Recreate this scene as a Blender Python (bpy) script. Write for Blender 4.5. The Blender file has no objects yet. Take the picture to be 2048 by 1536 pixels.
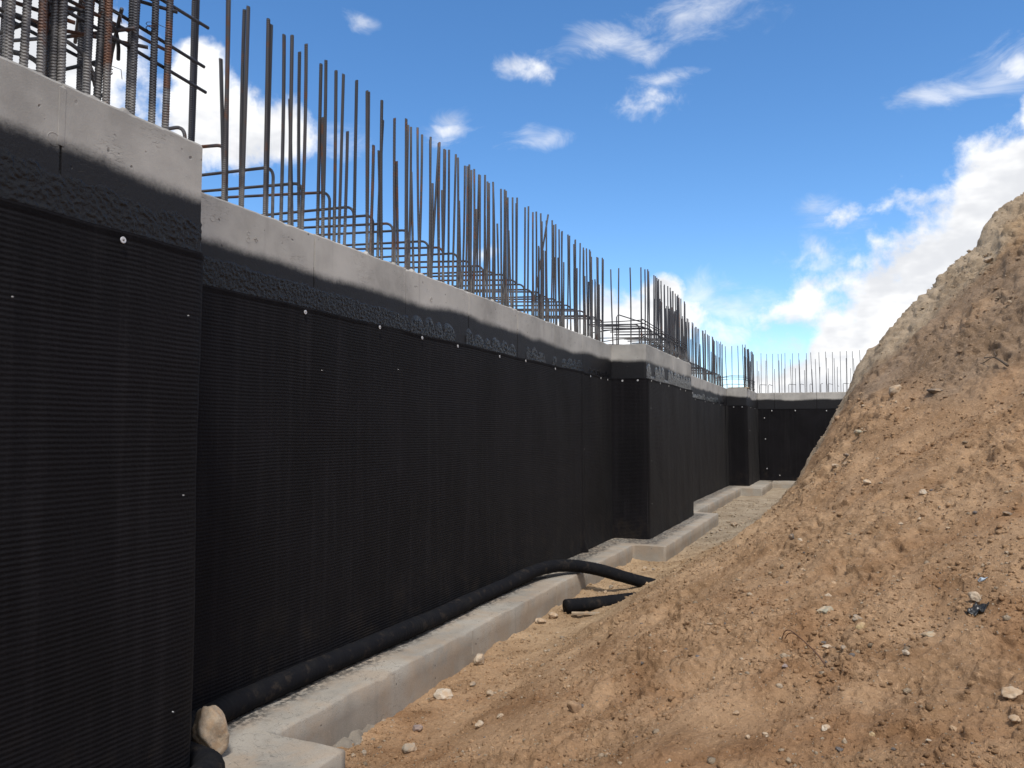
import bpy, math, random
import numpy as np
from mathutils import Vector, Matrix

# ------------------------------------------------------------------ camera, sky, sun, exposure
scene = bpy.context.scene
CAM_Z = 1.82                                   # eye height above the trench floor
YAW, PITCH = math.radians(23.345), math.radians(3.641)
cam_data = bpy.data.cameras.new('camera'); cam = bpy.data.objects.new('camera', cam_data)
scene.collection.objects.link(cam)
cam.location = (0, 0, CAM_Z)
cam.rotation_euler = (math.pi/2 + PITCH, 0, YAW)
cam_data.sensor_width = 36.0
cam_data.lens = 36.0*1540/2048
cam_data.clip_start = 0.05; cam_data.clip_end = 3000
scene.camera = cam

SUN_ELEV, SUN_AZ = math.radians(60), math.radians(150)    # azimuth clockwise from +Y
SUN_STRENGTH, SUN_ANGLE = 2.35, math.radians(9)
SKY_STRENGTH = 0.148
scene.view_settings.view_transform = 'Standard'
scene.view_settings.look = 'None'
scene.view_settings.gamma = 1.0
scene.view_settings.use_curve_mapping = False
scene.view_settings.exposure = 0.50
scene.cycles.max_bounces = 5; scene.cycles.diffuse_bounces = 3; scene.cycles.glossy_bounces = 2

sd = Vector((math.sin(SUN_AZ)*math.cos(SUN_ELEV), math.cos(SUN_AZ)*math.cos(SUN_ELEV), math.sin(SUN_ELEV)))
sun_data = bpy.data.lights.new('sun', 'SUN'); sun = bpy.data.objects.new('sun', sun_data)
scene.collection.objects.link(sun)
sun_data.energy = SUN_STRENGTH; sun_data.angle = SUN_ANGLE; sun_data.color = (1.0, 0.95, 0.88)
sun.rotation_euler = sd.to_track_quat('Z', 'Y').to_euler()
sun.location = (0, 0, 30)

world = bpy.data.worlds.new('World'); scene.world = world; world.use_nodes = True


class NT:
    """small helper round a node tree"""
    def __init__(s, tree):
        s.t = tree; tree.nodes.clear()

    def n(s, kind, **kw):
        node = s.t.nodes.new(kind)
        for k, v in kw.items():
            setattr(node, k, v)
        return node

    def put(s, sock, val):
        if isinstance(val, bpy.types.NodeSocket):
            s.t.links.new(val, sock)
        elif val is not None:
            sock.default_value = val

    def math(s, op, a, b=None, c=None, clamp=False):
        m = s.n('ShaderNodeMath', operation=op, use_clamp=clamp)
        s.put(m.inputs[0], a); s.put(m.inputs[1], b); s.put(m.inputs[2], c)
        return m.outputs[0]

    def vmath(s, op, a, b=None, out=0):
        m = s.n('ShaderNodeVectorMath', operation=op)
        s.put(m.inputs[0], a)
        if b is not None:
            s.put(m.inputs[1], b)
        return m.outputs['Value'] if op in ('LENGTH', 'DOT_PRODUCT', 'DISTANCE') else m.outputs[0]

    def ramp(s, v, lo, hi, a=0.0, b=1.0, kind='SMOOTHSTEP'):
        m = s.n('ShaderNodeMapRange', interpolation_type=kind)
        s.put(m.inputs['Value'], v)
        for k, x in (('From Min', lo), ('From Max', hi), ('To Min', a), ('To Max', b)):
            s.put(m.inputs[k], x)
        return m.outputs[0]

    def noise(s, vec, scale, detail=4, rough=0.55, dist=0.0, out='Fac', lac=2.0):
        m = s.n('ShaderNodeTexNoise')
        s.put(m.inputs['Vector'], vec)
        m.inputs['Scale'].default_value = scale; m.inputs['Detail'].default_value = detail
        m.inputs['Roughness'].default_value = rough; m.inputs['Distortion'].default_value = dist
        m.inputs['Lacunarity'].default_value = lac
        return m.outputs[out]

    def voronoi(s, vec, scale, feature='F1', out='Distance'):
        m = s.n('ShaderNodeTexVoronoi', feature=feature)
        s.put(m.inputs['Vector'], vec); m.inputs['Scale'].default_value = scale
        return m.outputs[out]

    def mix(s, f, a, b, blend='MIX'):
        m = s.n('ShaderNodeMix', data_type='RGBA', blend_type=blend)
        s.put(m.inputs[0], f)
        for sock, v in ((m.inputs[6], a), (m.inputs[7], b)):
            s.put(sock, (*v, 1.0) if isinstance(v, tuple) and len(v) == 3 else v)
        return m.outputs[2]

    def mapping(s, vec, scale=(1, 1, 1), rot=(0, 0, 0), loc=(0, 0, 0)):
        m = s.n('ShaderNodeMapping')
        s.put(m.inputs['Vector'], vec)
        m.inputs['Scale'].default_value = scale; m.inputs['Rotation'].default_value = rot
        m.inputs['Location'].default_value = loc
        return m.outputs[0]

    def bump(s, h, strength, dist, normal=None):
        m = s.n('ShaderNodeBump')
        m.inputs['Strength'].default_value = strength; m.inputs['Distance'].default_value = dist
        s.put(m.inputs['Height'], h); s.put(m.inputs['Normal'], normal)
        return m.outputs[0]


def build_world():
    w = NT(world.node_tree)
    tc = w.n('ShaderNodeTexCoord').outputs['Generated']
    d = w.vmath('NORMALIZE', tc)
    sep = w.n('ShaderNodeSeparateXYZ'); w.put(sep.inputs[0], d)
    az = w.math('MULTIPLY', w.math('ARCTAN2', sep.outputs[0], sep.outputs[1]), 57.29578)
    el = w.math('MULTIPLY', w.math('ARCSINE', sep.outputs[2]), 57.29578)
    comb = w.n('ShaderNodeCombineXYZ'); w.put(comb.inputs[0], az); w.put(comb.inputs[1], el)
    p = comb.outputs[0]
    sky = w.n('ShaderNodeTexSky', sky_type='NISHITA')
    sky.sun_disc = False
    sky.sun_elevation = SUN_ELEV; sky.sun_rotation = SUN_AZ
    sky.altitude = 1400; sky.air_density = 1.0; sky.dust_density = 0.35; sky.ozone_density = 2.2
    hs = w.n('ShaderNodeHueSaturation'); w.put(hs.inputs['Color'], sky.outputs[0])
    hs.inputs['Saturation'].default_value = 1.22
    # --- cumulus and wisps: azimuth, elevation, half sizes in degrees
    warp = w.noise(d, 11.0, 3, 0.55, out='Color')
    wv = w.vmath('SUBTRACT', warp, (0.5, 0.5, 0.5))
    pw = w.vmath('ADD', p, w.vmath('MULTIPLY', wv, (3.2, 2.6, 0.0)))
    heaps = [(-44.8, 20.6, 6.2, 3.8), (-40.8, 20.6, 3.6, 2.6), (-54.5, 23.0, 7.5, 6.5), (-46.5, 24.5, 2.6, 2.2),
             (2.6, 7.2, 6.4, 5.0), (6.8, 10.2, 7.6, 6.8), (11.2, 13.6, 6.4, 6.0), (15.5, 16.0, 7.0, 7.0),
             (10.0, 5.0, 14.0, 8.0), (-1.0, 2.4, 9.0, 4.0), (0.2, 6.0, 3.4, 3.0), (-14.0, 1.5, 16.0, 3.6),
             (-14.6, 8.0, 5.6, 3.0), (-12.4, 9.8, 2.2, 2.0), (-20.0, 6.8, 4.4, 2.0)]
    puffs = [(-13.3, 23.3, 2.3, 1.15), (-12.2, 23.8, 1.6, 1.0), (-22.0, 26.1, 2.6, 1.0), (-1.8, 12.0, 2.4, 1.9), (-8.2, 6.8, 2.8, 1.7), (-25.2, 13.2, 1.3, 0.8), (-4.2, 6.2, 2.2, 1.0), (-28.0, 22.0, 1.5, 0.8), (10.4, 21.8, 2.0, 1.0)]
    wisps = [(-17.0, 27.4, 2.8, 0.9), (-13.9, 26.6, 2.2, 0.7), (-28.0, 22.0, 1.7, 1.0), (-21.6, 21.2, 2.2, 0.7),
             (-0.9, 15.0, 1.8, 1.0), (10.0, 22.0, 2.8, 1.2), (6.4, 21.4, 2.6, 0.6), (-34.8, 28.4, 1.1, 0.4),
             (-7.4, 9.0, 3.4, 1.3), (-10.6, 9.2, 3.4, 1.8), (-9.0, 28.4, 4.0, 1.2), (-12.0, 24.9, 2.4, 0.5), (-36.4, 20.7, 1.8, 1.0)]

    def field(blobs):
        acc = None
        for (a, e, sx, sy) in blobs:
            v = w.vmath('MULTIPLY', w.vmath('SUBTRACT', pw, (a, e, 0)), (1/sx, 1/sy, 0))
            f = w.math('SUBTRACT', 1.0, w.vmath('LENGTH', v))
            acc = f if acc is None else w.math('MAXIMUM', acc, f)
        return w.math('MINIMUM', acc, 0.70)
    fine = w.noise(d, 11.0, 7, 0.60, 0.1)
    fine2 = w.noise(w.mapping(d, (1, 1, 2.0), loc=(3, 1, 2)), 12.0, 5, 0.68, 0.9)
    # the same kind of sky goes on all round, beyond the part seen here
    side = w.math('MAXIMUM', w.ramp(w.math('ABSOLUTE', w.math('ADD', az, 22.0)), 40.0, 62.0), w.ramp(el, 33.0, 46.0))
    gen = w.math('SUBTRACT', w.math('MULTIPLY', w.noise(w.mapping(d, (1, 1, 1.8), loc=(4, 4, 1)), 2.3, 4, 0.55), 3.4), 1.35)
    gen = w.math('SUBTRACT', w.math('MULTIPLY', w.math('ADD', gen, 3.0), side), 3.0)
    hf = w.math('MAXIMUM', field(heaps), w.math('MINIMUM', gen, 0.6))
    hd = w.math('ADD', hf, w.math('MULTIPLY', w.math('SUBTRACT', fine, 0.49), 2.3))
    hmask = w.ramp(hd, 0.0, 0.46)
    wd = w.math('ADD', field(wisps), w.math('MULTIPLY', w.math('SUBTRACT', fine2, 0.50), 3.4))
    wmask = w.math('MULTIPLY', w.ramp(wd, -0.45, 1.7), 0.62)
    fine3 = w.noise(d, 26.0, 4, 0.62, 0.3)
    pd = w.math('ADD', field(puffs), w.math('MULTIPLY', w.math('SUBTRACT', fine3, 0.56), 3.0))
    pmask = w.math('MULTIPLY', w.ramp(pd, -0.3, 1.35), 0.86)
    mask = w.math('MAXIMUM', hmask, w.math('MAXIMUM', pmask, wmask))
    shade = w.ramp(w.math('ADD', w.noise(w.mapping(d, (1, 1, 1.9), loc=(1, 5, 3)), 9.0, 4, 0.58), w.math('MULTIPLY', hd, -0.05)), 0.34, 0.58)
    ccol = w.mix(shade, (0.74, 0.755, 0.79), (1.04, 1.04, 1.04))
    bg = w.n('ShaderNodeBackground'); w.put(bg.inputs[0], hs.outputs[0]); bg.inputs[1].default_value = SKY_STRENGTH
    cb = w.n('ShaderNodeBackground'); w.put(cb.inputs[0], ccol); cb.inputs[1].default_value = 0.78
    ms = w.n('ShaderNodeMixShader'); w.put(ms.inputs[0], mask)
    w.put(ms.inputs[1], bg.outputs[0]); w.put(ms.inputs[2], cb.outputs[0])
    out = w.n('ShaderNodeOutputWorld'); w.put(out.inputs[0], ms.outputs[0])


build_world()

# ------------------------------------------------------------------ levels (metres above the trench floor)
Z_FOOT, Z_MAT, Z_TOP = 0.222, 2.655, 3.183
Z_TAR = 2.915
X_WALL, X_PIL = -3.30, -2.76
PIL1, PIL2, PIL3 = (-1.10, 2.70), (11.55, 15.32), (24.30, 27.45)
rnd = random.Random(5)

#HEIGHT_BEGIN
def _hash(ix, iy, seed):
    h = (ix.astype(np.int64)*374761393 + iy.astype(np.int64)*668265263 + seed*1442695041) & 0xFFFFFFFF
    h = ((h ^ (h >> 13))*1274126177) & 0xFFFFFFFF
    return (h ^ (h >> 16)) & 0xFFFF


def pn(x, y, seed=0):
    """2D gradient noise, about -1..1"""
    x = np.asarray(x, float); y = np.asarray(y, float)
    ix = np.floor(x); iy = np.floor(y); fx = x-ix; fy = y-iy
    u = fx*fx*fx*(fx*(fx*6-15)+10); v = fy*fy*fy*(fy*(fy*6-15)+10)
    def g(ox, oy):
        a = _hash(ix+ox, iy+oy, seed)*(2*np.pi/65536)
        return np.cos(a)*(fx-ox)+np.sin(a)*(fy-oy)
    a = g(0, 0)*(1-u)+g(1, 0)*u; b = g(0, 1)*(1-u)+g(1, 1)*u
    return (a*(1-v)+b*v)*1.5


F0 = 0.0
SEC_X = np.array([-60, -2.9, -2.5, -2.2, -1.9, -1.5, -1.0, -0.57, -0.22, 0.1, 0.3, 0.62, 1.05, 1.46, 1.56, 1.9, 2.4, 3.2, 4.5, 9.0, 80.0])
def _ramp(slope, floor, top, knee=-2.36):
    """lower face of the bank: a plain incline from its toe, easing over at the crest"""
    z = floor+slope*np.maximum(SEC_X-knee, 0.0)
    z = np.where(SEC_X < knee, floor, z)
    over = np.clip(z-(top-0.5), 0, None)
    return list(np.minimum(z, top-0.5+over/(1+over*1.1)))


_S7 = _ramp(0.605, -1.85, 3.1)
_S10 = [-1.82, -1.82, -1.82, -1.78, -1.66, -1.45, -1.13, -0.61, 0.02, 0.65, 0.95, 1.29, 1.76, 2.19, 2.44, 2.68, 3.00, 3.2, 3.3, 3.4, 3.0]
SECS = [   # Y, heights relative to the eye at SEC_X
    (-8.0, _ramp(0.13, -1.86, 3.0)),
    (1.0,  _ramp(0.22, -1.89, 3.0)),
    (4.0,  _ramp(0.385, -1.89, 3.0)),
    (7.0,  _S7),
    (8.7,  list(0.44*np.array(_S7)+0.56*np.array(_S10))),
    (10.0, _S10),
    (12.0, [-1.82, -1.82, -1.82, -1.81, -1.76, -1.60, -1.25, -0.90, -0.40, 0.05, 0.35, 0.80, 1.35, 1.85, 2.05, 2.45, 2.80, 3.2, 3.3, 3.4, 3.0]),
    (15.0, [-1.82, -1.82, -1.82, -1.82, -1.81, -1.74, -1.40, -1.02, -0.62, -0.25, 0.00, 0.40, 0.90, 1.35, 1.46, 1.85, 2.35, 2.9, 3.2, 3.4, 3.0]),
    (20.0, [-1.82, -1.82, -1.82, -1.82, -1.82, -1.80, -1.52, -1.17, -0.82, -0.48, -0.27, 0.08, 0.55, 1.00, 1.12, 1.50, 2.05, 2.75, 3.2, 3.4, 3.0]),
    (29.0, [-1.82, -1.82, -1.82, -1.82, -1.82, -1.79, -1.50, -1.15, -0.80, -0.45, -0.24, 0.10, 0.57, 1.02, 1.14, 1.52, 2.07, 2.75, 3.2, 3.4, 3.0])]
SEC_Y = np.array([s[0] for s in SECS]); SEC_H = np.array([s[1] for s in SECS])


def base_height(x, y):
    x = np.asarray(x, float); y = np.asarray(y, float)
    rows = np.stack([np.interp(x, SEC_X, h) for h in SEC_H])            # sections
    k = np.clip(np.searchsorted(SEC_Y, y, side='right')-1, 0, len(SEC_Y)-2)
    t = np.clip((y-SEC_Y[k])/(SEC_Y[k+1]-SEC_Y[k]), 0, 1)
    idx = np.arange(x.size).reshape(x.shape)
    flat = rows.reshape(len(SEC_Y), -1)
    a = flat[k.ravel(), idx.ravel()]; b = flat[(k+1).ravel(), idx.ravel()]
    return (a+(b-a)*t.ravel()).reshape(x.shape) + 1.82


def worley(x, y, seed):
    """distance to the nearest of one jittered point per cell"""
    ix = np.floor(x); iy = np.floor(y); best = np.full(np.shape(x), 9.0)
    for ox in (-1, 0, 1):
        for oy in (-1, 0, 1):
            cx = ix+ox; cy = iy+oy
            px = cx+_hash(cx, cy, seed)/65536.0; py = cy+_hash(cx, cy, seed+1)/65536.0
            best = np.minimum(best, (x-px)**2+(y-py)**2)
    return np.sqrt(best)


def smooth_height(x, y):
    h0 = base_height(x, y)
    loose = 0.42+0.58*np.clip((x+2.40)/0.8, 0.0, 1.0)
    return h0 + loose*(0.045*pn(x*0.9+3, y*0.9, 1) + 0.026*pn(x*2.3, y*2.3, 2))*np.clip((x+2.75)/0.9, 0.25, 1.0), loose


def surface(x, y):
    """smooth height, relief measured along the slope's normal, and that normal"""
    x = np.asarray(x, float); y = np.asarray(y, float)
    h, loose = smooth_height(x, y)
    e = 0.15
    gx = (base_height(x+e, y)-base_height(x-e, y))/(2*e); gy = (base_height(x, y+e)-base_height(x, y-e))/(2*e)
    nz = 1/np.sqrt(1+gx*gx+gy*gy)
    N = np.stack([-gx*nz, -gy*nz, nz], -1)
    z = h-1.82
    # coordinates that keep their scale on the slope
    X = x+0.55*z; Y = y+0.50*z
    wx = X+0.12*pn(X*2.6, Y*2.6, 9); wy = Y+0.12*pn(X*2.6+7, Y*2.6, 10)
    a = wx*0.62+wy*0.785; b = -wx*0.785+wy*0.62
    led = pn(a*1.2, b*3.0, 3)
    d = loose*0.024*np.tanh(led*4)*np.clip(pn(X*0.8, Y*0.8, 11)+0.45, 0, 1)
    upper = np.clip((z-0.2)/0.4, 0, 1)*np.clip((y-6)/1.0, 0, 1)
    br = (0.45+1.0*np.clip(pn(X*0.9+9, Y*0.9+4, 12)+0.45, 0, 1))*(1+0.45*upper)
    k1 = pn(X*5, Y*5, 5); k2 = pn(X*11, Y*11, 6); k3 = pn(X*24, Y*24, 7)
    w1 = worley(X*17+0.6*k2, Y*17+0.6*k1, 61); w2 = worley(X*41, Y*41, 63)
    keep1 = np.clip(pn(X*3.1, Y*3.1, 14)*2.2+0.25, 0, 1); keep2 = np.clip(pn(X*5.3, Y*5.3, 15)*2.0+0.6, 0, 1)
    d = d + loose*br*(0.014*k1 + 0.013*k2 + 0.011*k3 + 0.048*keep1*np.clip(0.17-w1**2, 0, 1) + 0.050*keep2*np.clip(0.20-w2**2, 0, 1))
    # soil banked unevenly against the footing
    h = h + 0.055*np.exp(-((x+2.84)/0.15)**2)*np.clip(pn(y*1.6, x*1.6, 24)+0.45*pn(y*6, x*6, 25)+0.1, 0, 1)*(x > -2.95)
    # dried crust broken along wandering lines
    cr = pn(X*3.4+0.5*pn(X*9, Y*9, 20), Y*3.4+0.5*pn(X*9+3, Y*9, 23), 21)
    d = d + loose*0.015*np.tanh(cr*18)*np.clip(pn(X*1.3, Y*1.3, 22)*1.5+0.35, 0, 1)
    return h, d, N


def height(x, y, detail=True):
    if not detail:
        return smooth_height(np.asarray(x, float), np.asarray(y, float))[0]
    h, d, N = surface(x, y)
    return h+d*np.clip(1/N[..., 2], 1, 1.6)
#HEIGHT_END


# ------------------------------------------------------------------ mesh helpers
C = scene.collection


def mesh_obj(name, verts, faces, mat=None, parent=None, smooth=False, loc=None, rot=None):
    me = bpy.data.meshes.new(name)
    verts = np.asarray(verts, np.float32)
    if isinstance(faces, np.ndarray):
        n, k = faces.shape
        me.vertices.add(len(verts)); me.vertices.foreach_set('co', verts.ravel())
        me.loops.add(n*k); me.loops.foreach_set('vertex_index', faces.astype(np.int32).ravel())
        me.polygons.add(n); me.polygons.foreach_set('loop_start', np.arange(0, n*k, k, dtype=np.int32))
        me.update(calc_edges=True)
    else:
        me.from_pydata([tuple(v) for v in verts], [], faces); me.update()
    me.validate()
    if smooth:
        me.polygons.foreach_set('use_smooth', np.ones(len(me.polygons), bool))
    if mat:
        me.materials.append(mat)
    return link(name, me, parent, loc, rot)


def link(name, me, parent=None, loc=None, rot=None):
    o = bpy.data.objects.new(name, me); C.objects.link(o)
    if parent:
        o.parent = parent
    if loc is not None:
        o.location = loc
    if rot is not None:
        o.rotation_euler = rot
    return o


def thing(name, label, cat, loc=(0, 0, 0), group=None, rot=None):
    o = bpy.data.objects.new(name, None); C.objects.link(o)
    o.location = loc; o.empty_display_size = 0.2
    if rot is not None:
        o.rotation_euler = rot
    return tag(o, label, cat, group)


def tag(o, label, cat, group=None):
    o['label'] = label; o['category'] = cat; o['kind'] = 'thing'
    if group:
        o['group'] = group
    return o


def grid_faces(nu, nv, wrap=False):
    i = np.arange(nu-1 if not wrap else nu)[:, None]; j = np.arange(nv-1)[None, :]
    i2 = (i+1) % nu
    return np.stack([i*nv+j, i2*nv+j, i2*nv+j+1, i*nv+j+1], -1).reshape(-1, 4)


def tube(path, rad, sides=8, ribs=0.0, cap=True):
    """path: list of points; rad: number or per-point list -> verts, faces (list)"""
    P = [Vector(p) for p in path]; n = len(P)
    R = rad if hasattr(rad, '__len__') else [rad]*n
    verts, faces = [], []
    up = Vector((0.31, 0.87, 0.38))
    t0 = (P[1]-P[0]).normalized()
    u = (up-t0*up.dot(t0)).normalized()
    for i in range(n):
        t = (P[min(i+1, n-1)]-P[max(i-1, 0)]).normalized()
        u = (u-t*u.dot(t)).normalized(); v = t.cross(u)
        for k in range(sides):
            a = 2*math.pi*k/sides
            off = t*(ribs*math.cos(a))
            verts.append(P[i]+(u*math.cos(a)+v*math.sin(a))*R[i]+off)
    for i in range(n-1):
        for k in range(sides):
            k2 = (k+1) % sides
            faces.append((i*sides+k, i*sides+k2, (i+1)*sides+k2, (i+1)*sides+k))
    if cap:
        faces.append(tuple(range(sides-1, -1, -1))); faces.append(tuple(range((n-1)*sides, n*sides)))
    return verts, faces


def spline(pts, per=8):
    """Catmull-Rom through pts"""
    P = [np.array(p, float) for p in pts]
    P = [2*P[0]-P[1]]+P+[2*P[-1]-P[-2]]
    out = []
    for i in range(1, len(P)-2):
        for k in range(per):
            t = k/per
            out.append(0.5*((2*P[i])+(-P[i-1]+P[i+1])*t+(2*P[i-1]-5*P[i]+4*P[i+1]-P[i+2])*t*t+(-P[i-1]+3*P[i]-3*P[i+1]+P[i+2])*t**3))
    out.append(P[-2])
    return out


# ------------------------------------------------------------------ materials
def new_mat(name):
    m = bpy.data.materials.new(name); m.use_nodes = True
    t = NT(m.node_tree)
    b = t.n('ShaderNodeBsdfPrincipled'); o = t.n('ShaderNodeOutputMaterial')
    t.put(o.inputs[0], b.outputs[0])
    return m, t, b


def tar_mask(t, pos):
    """sprayed black coating up to a wavering level"""
    sep = t.n('ShaderNodeSeparateXYZ'); t.put(sep.inputs[0], pos)
    n1 = t.noise(pos, 0.75, 2, 0.5); n2 = t.noise(pos, 5.0, 3, 0.6); n3 = t.noise(pos, 60.0, 3, 0.7)
    lev = t.math('ADD', sep.outputs[2], t.math('MULTIPLY', t.math('SUBTRACT', n1, 0.5), 0.19))
    lev = t.math('ADD', lev, t.math('MULTIPLY', t.math('SUBTRACT', n2, 0.5), 0.05))
    lev = t.math('ADD', lev, t.math('MULTIPLY', t.math('SUBTRACT', n3, 0.5), 0.03))
    return t.ramp(lev, Z_TAR-0.030, Z_TAR+0.050, 1.0, 0.0)


def mat_concrete(name, tar=True, tint=(0.395, 0.380, 0.355), dusty=0.0):
    m, t, b = new_mat(name)
    geo = t.n('ShaderNodeNewGeometry'); pos = geo.outputs['Position']
    big = t.noise(pos, 1.4, 4, 0.55); mid = t.noise(pos, 9.0, 5, 0.6); fine = t.noise(pos, 140.0, 3, 0.65)
    streak = t.noise(t.mapping(pos, (7, 7, 0.6)), 1.5, 4, 0.6)
    dark = tuple(c*0.70 for c in tint); light = tuple(min(1, c*1.16) for c in tint)
    col = t.mix(t.ramp(big, 0.3, 0.72), dark, light)
    col = t.mix(t.math('MULTIPLY', t.ramp(mid, 0.35, 0.75), 0.45), col, tuple(c*1.08 for c in tint))
    col = t.mix(t.math('MULTIPLY', t.ramp(streak, 0.55, 0.78), 0.38), col, tuple(c*0.58 for c in tint))
    col = t.mix(t.math('MULTIPLY', t.ramp(fine, 0.45, 0.8), 0.25), col, tuple(c*0.72 for c in tint))
    if dusty:
        dn = t.ramp(t.noise(pos, 3.0, 5, 0.65, 0.5), 0.40, 0.62, 0.0, dusty)
        col = t.mix(dn, col, (0.34, 0.245, 0.16))
        gr = t.ramp(t.noise(pos, 150.0, 3, 0.75), 0.54, 0.70, 0.0, 0.6)
        col = t.mix(gr, col, (0.11, 0.10, 0.09))
        lt = t.ramp(t.noise(t.vmath('ADD', pos, (5, 3, 1)), 110.0, 3, 0.75), 0.58, 0.72, 0.0, 0.6)
        col = t.mix(lt, col, (0.46, 0.42, 0.36))
        # bitumen dripped along the foot of the wall
        sp = t.n('ShaderNodeSeparateXYZ'); t.put(sp.inputs[0], pos)
        near1 = t.ramp(t.math('ADD', sp.outputs[0], t.math('MULTIPLY', t.noise(pos, 3.5, 5, 0.7), 0.30)), -2.99, -2.84, 1.0, 0.0)
        inpil = t.math('MULTIPLY', t.ramp(sp.outputs[1], 11.0, 11.15), t.ramp(sp.outputs[1], 15.6, 15.75, 1.0, 0.0))
        near2 = t.math('MULTIPLY', inpil, t.ramp(t.math('ADD', sp.outputs[0], t.math('MULTIPLY', t.noise(pos, 3.5, 5, 0.7), 0.30)), -2.46, -2.34, 1.0, 0.0))
        drip = t.math('MULTIPLY', t.math('MAXIMUM', near1, near2), t.ramp(t.noise(pos, 26, 4, 0.7), 0.40, 0.55))
        col = t.mix(t.math('MULTIPLY', drip, 0.85), col, (0.02, 0.019, 0.018))
    # pin holes and scratches left by the forms
    v = t.voronoi(t.vmath('ADD', pos, t.vmath('MULTIPLY', t.noise(pos, 20, 2, out='Color'), (0.03, 0.03, 0.03))), 13.0)
    pick = t.ramp(t.noise(pos, 6.3, 2, 0.5), 0.46, 0.54)
    hole = t.math('MULTIPLY', t.ramp(v, 0.06, 0.13, 1.0, 0.0), pick)
    col = t.mix(t.math('MULTIPLY', hole, 0.8), col, tuple(c*0.28 for c in tint))
    sc = t.noise(t.mapping(pos, (3, 3, 16), rot=(0.35, 0, 0)), 3.0, 3, 0.5, 1.2)
    scr = t.ramp(t.math('ABSOLUTE', t.math('SUBTRACT', sc, 0.5)), 0.0, 0.010, 1.0, 0.0)
    scr = t.math('MULTIPLY', scr, t.ramp(t.noise(pos, 2.1, 2, 0.5), 0.54, 0.62))
    col = t.mix(t.math('MULTIPLY', scr, 0.7), col, tuple(c*0.35 for c in tint))
    h = t.math('ADD', t.math('MULTIPLY', mid, 0.35), t.math('MULTIPLY', fine, 0.12))
    h = t.math('SUBTRACT', h, t.math('MULTIPLY', t.math('MAXIMUM', hole, t.math('MULTIPLY', scr, 0.5)), 0.5))
    rough = 0.85
    if tar:
        k = tar_mask(t, pos)
        col = t.mix(k, col, (0.0085, 0.0085, 0.0105))
        rough = t.ramp(k, 0.0, 1.0, 0.85, 0.55, 'LINEAR')
        grain = t.noise(pos, 75.0, 4, 0.7)
        h = t.math('ADD', h, t.math('MULTIPLY', k, t.math('MULTIPLY', grain, 0.35)))
        t.put(b.inputs['Specular IOR Level'], t.ramp(k, 0, 1, 0.3, 0.28, 'LINEAR'))
    t.put(b.inputs['Base Color'], col); t.put(b.inputs['Roughness'], rough)
    t.put(b.inputs['Normal'], t.bump(h, 0.6, 0.012))
    return m


def mat_tar():
    m, t, b = new_mat('bitumen')
    pos = t.n('ShaderNodeNewGeometry').outputs['Position']
    n = t.noise(pos, 90, 3, 0.6)
    t.put(b.inputs['Base Color'], t.mix(n, (0.005, 0.005, 0.006), (0.011, 0.011, 0.013)))
    b.inputs['Roughness'].default_value = 0.22
    b.inputs['Specular IOR Level'].default_value = 0.22
    t.put(b.inputs['Normal'], t.bump(n, 0.5, 0.006))
    return m


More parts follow.
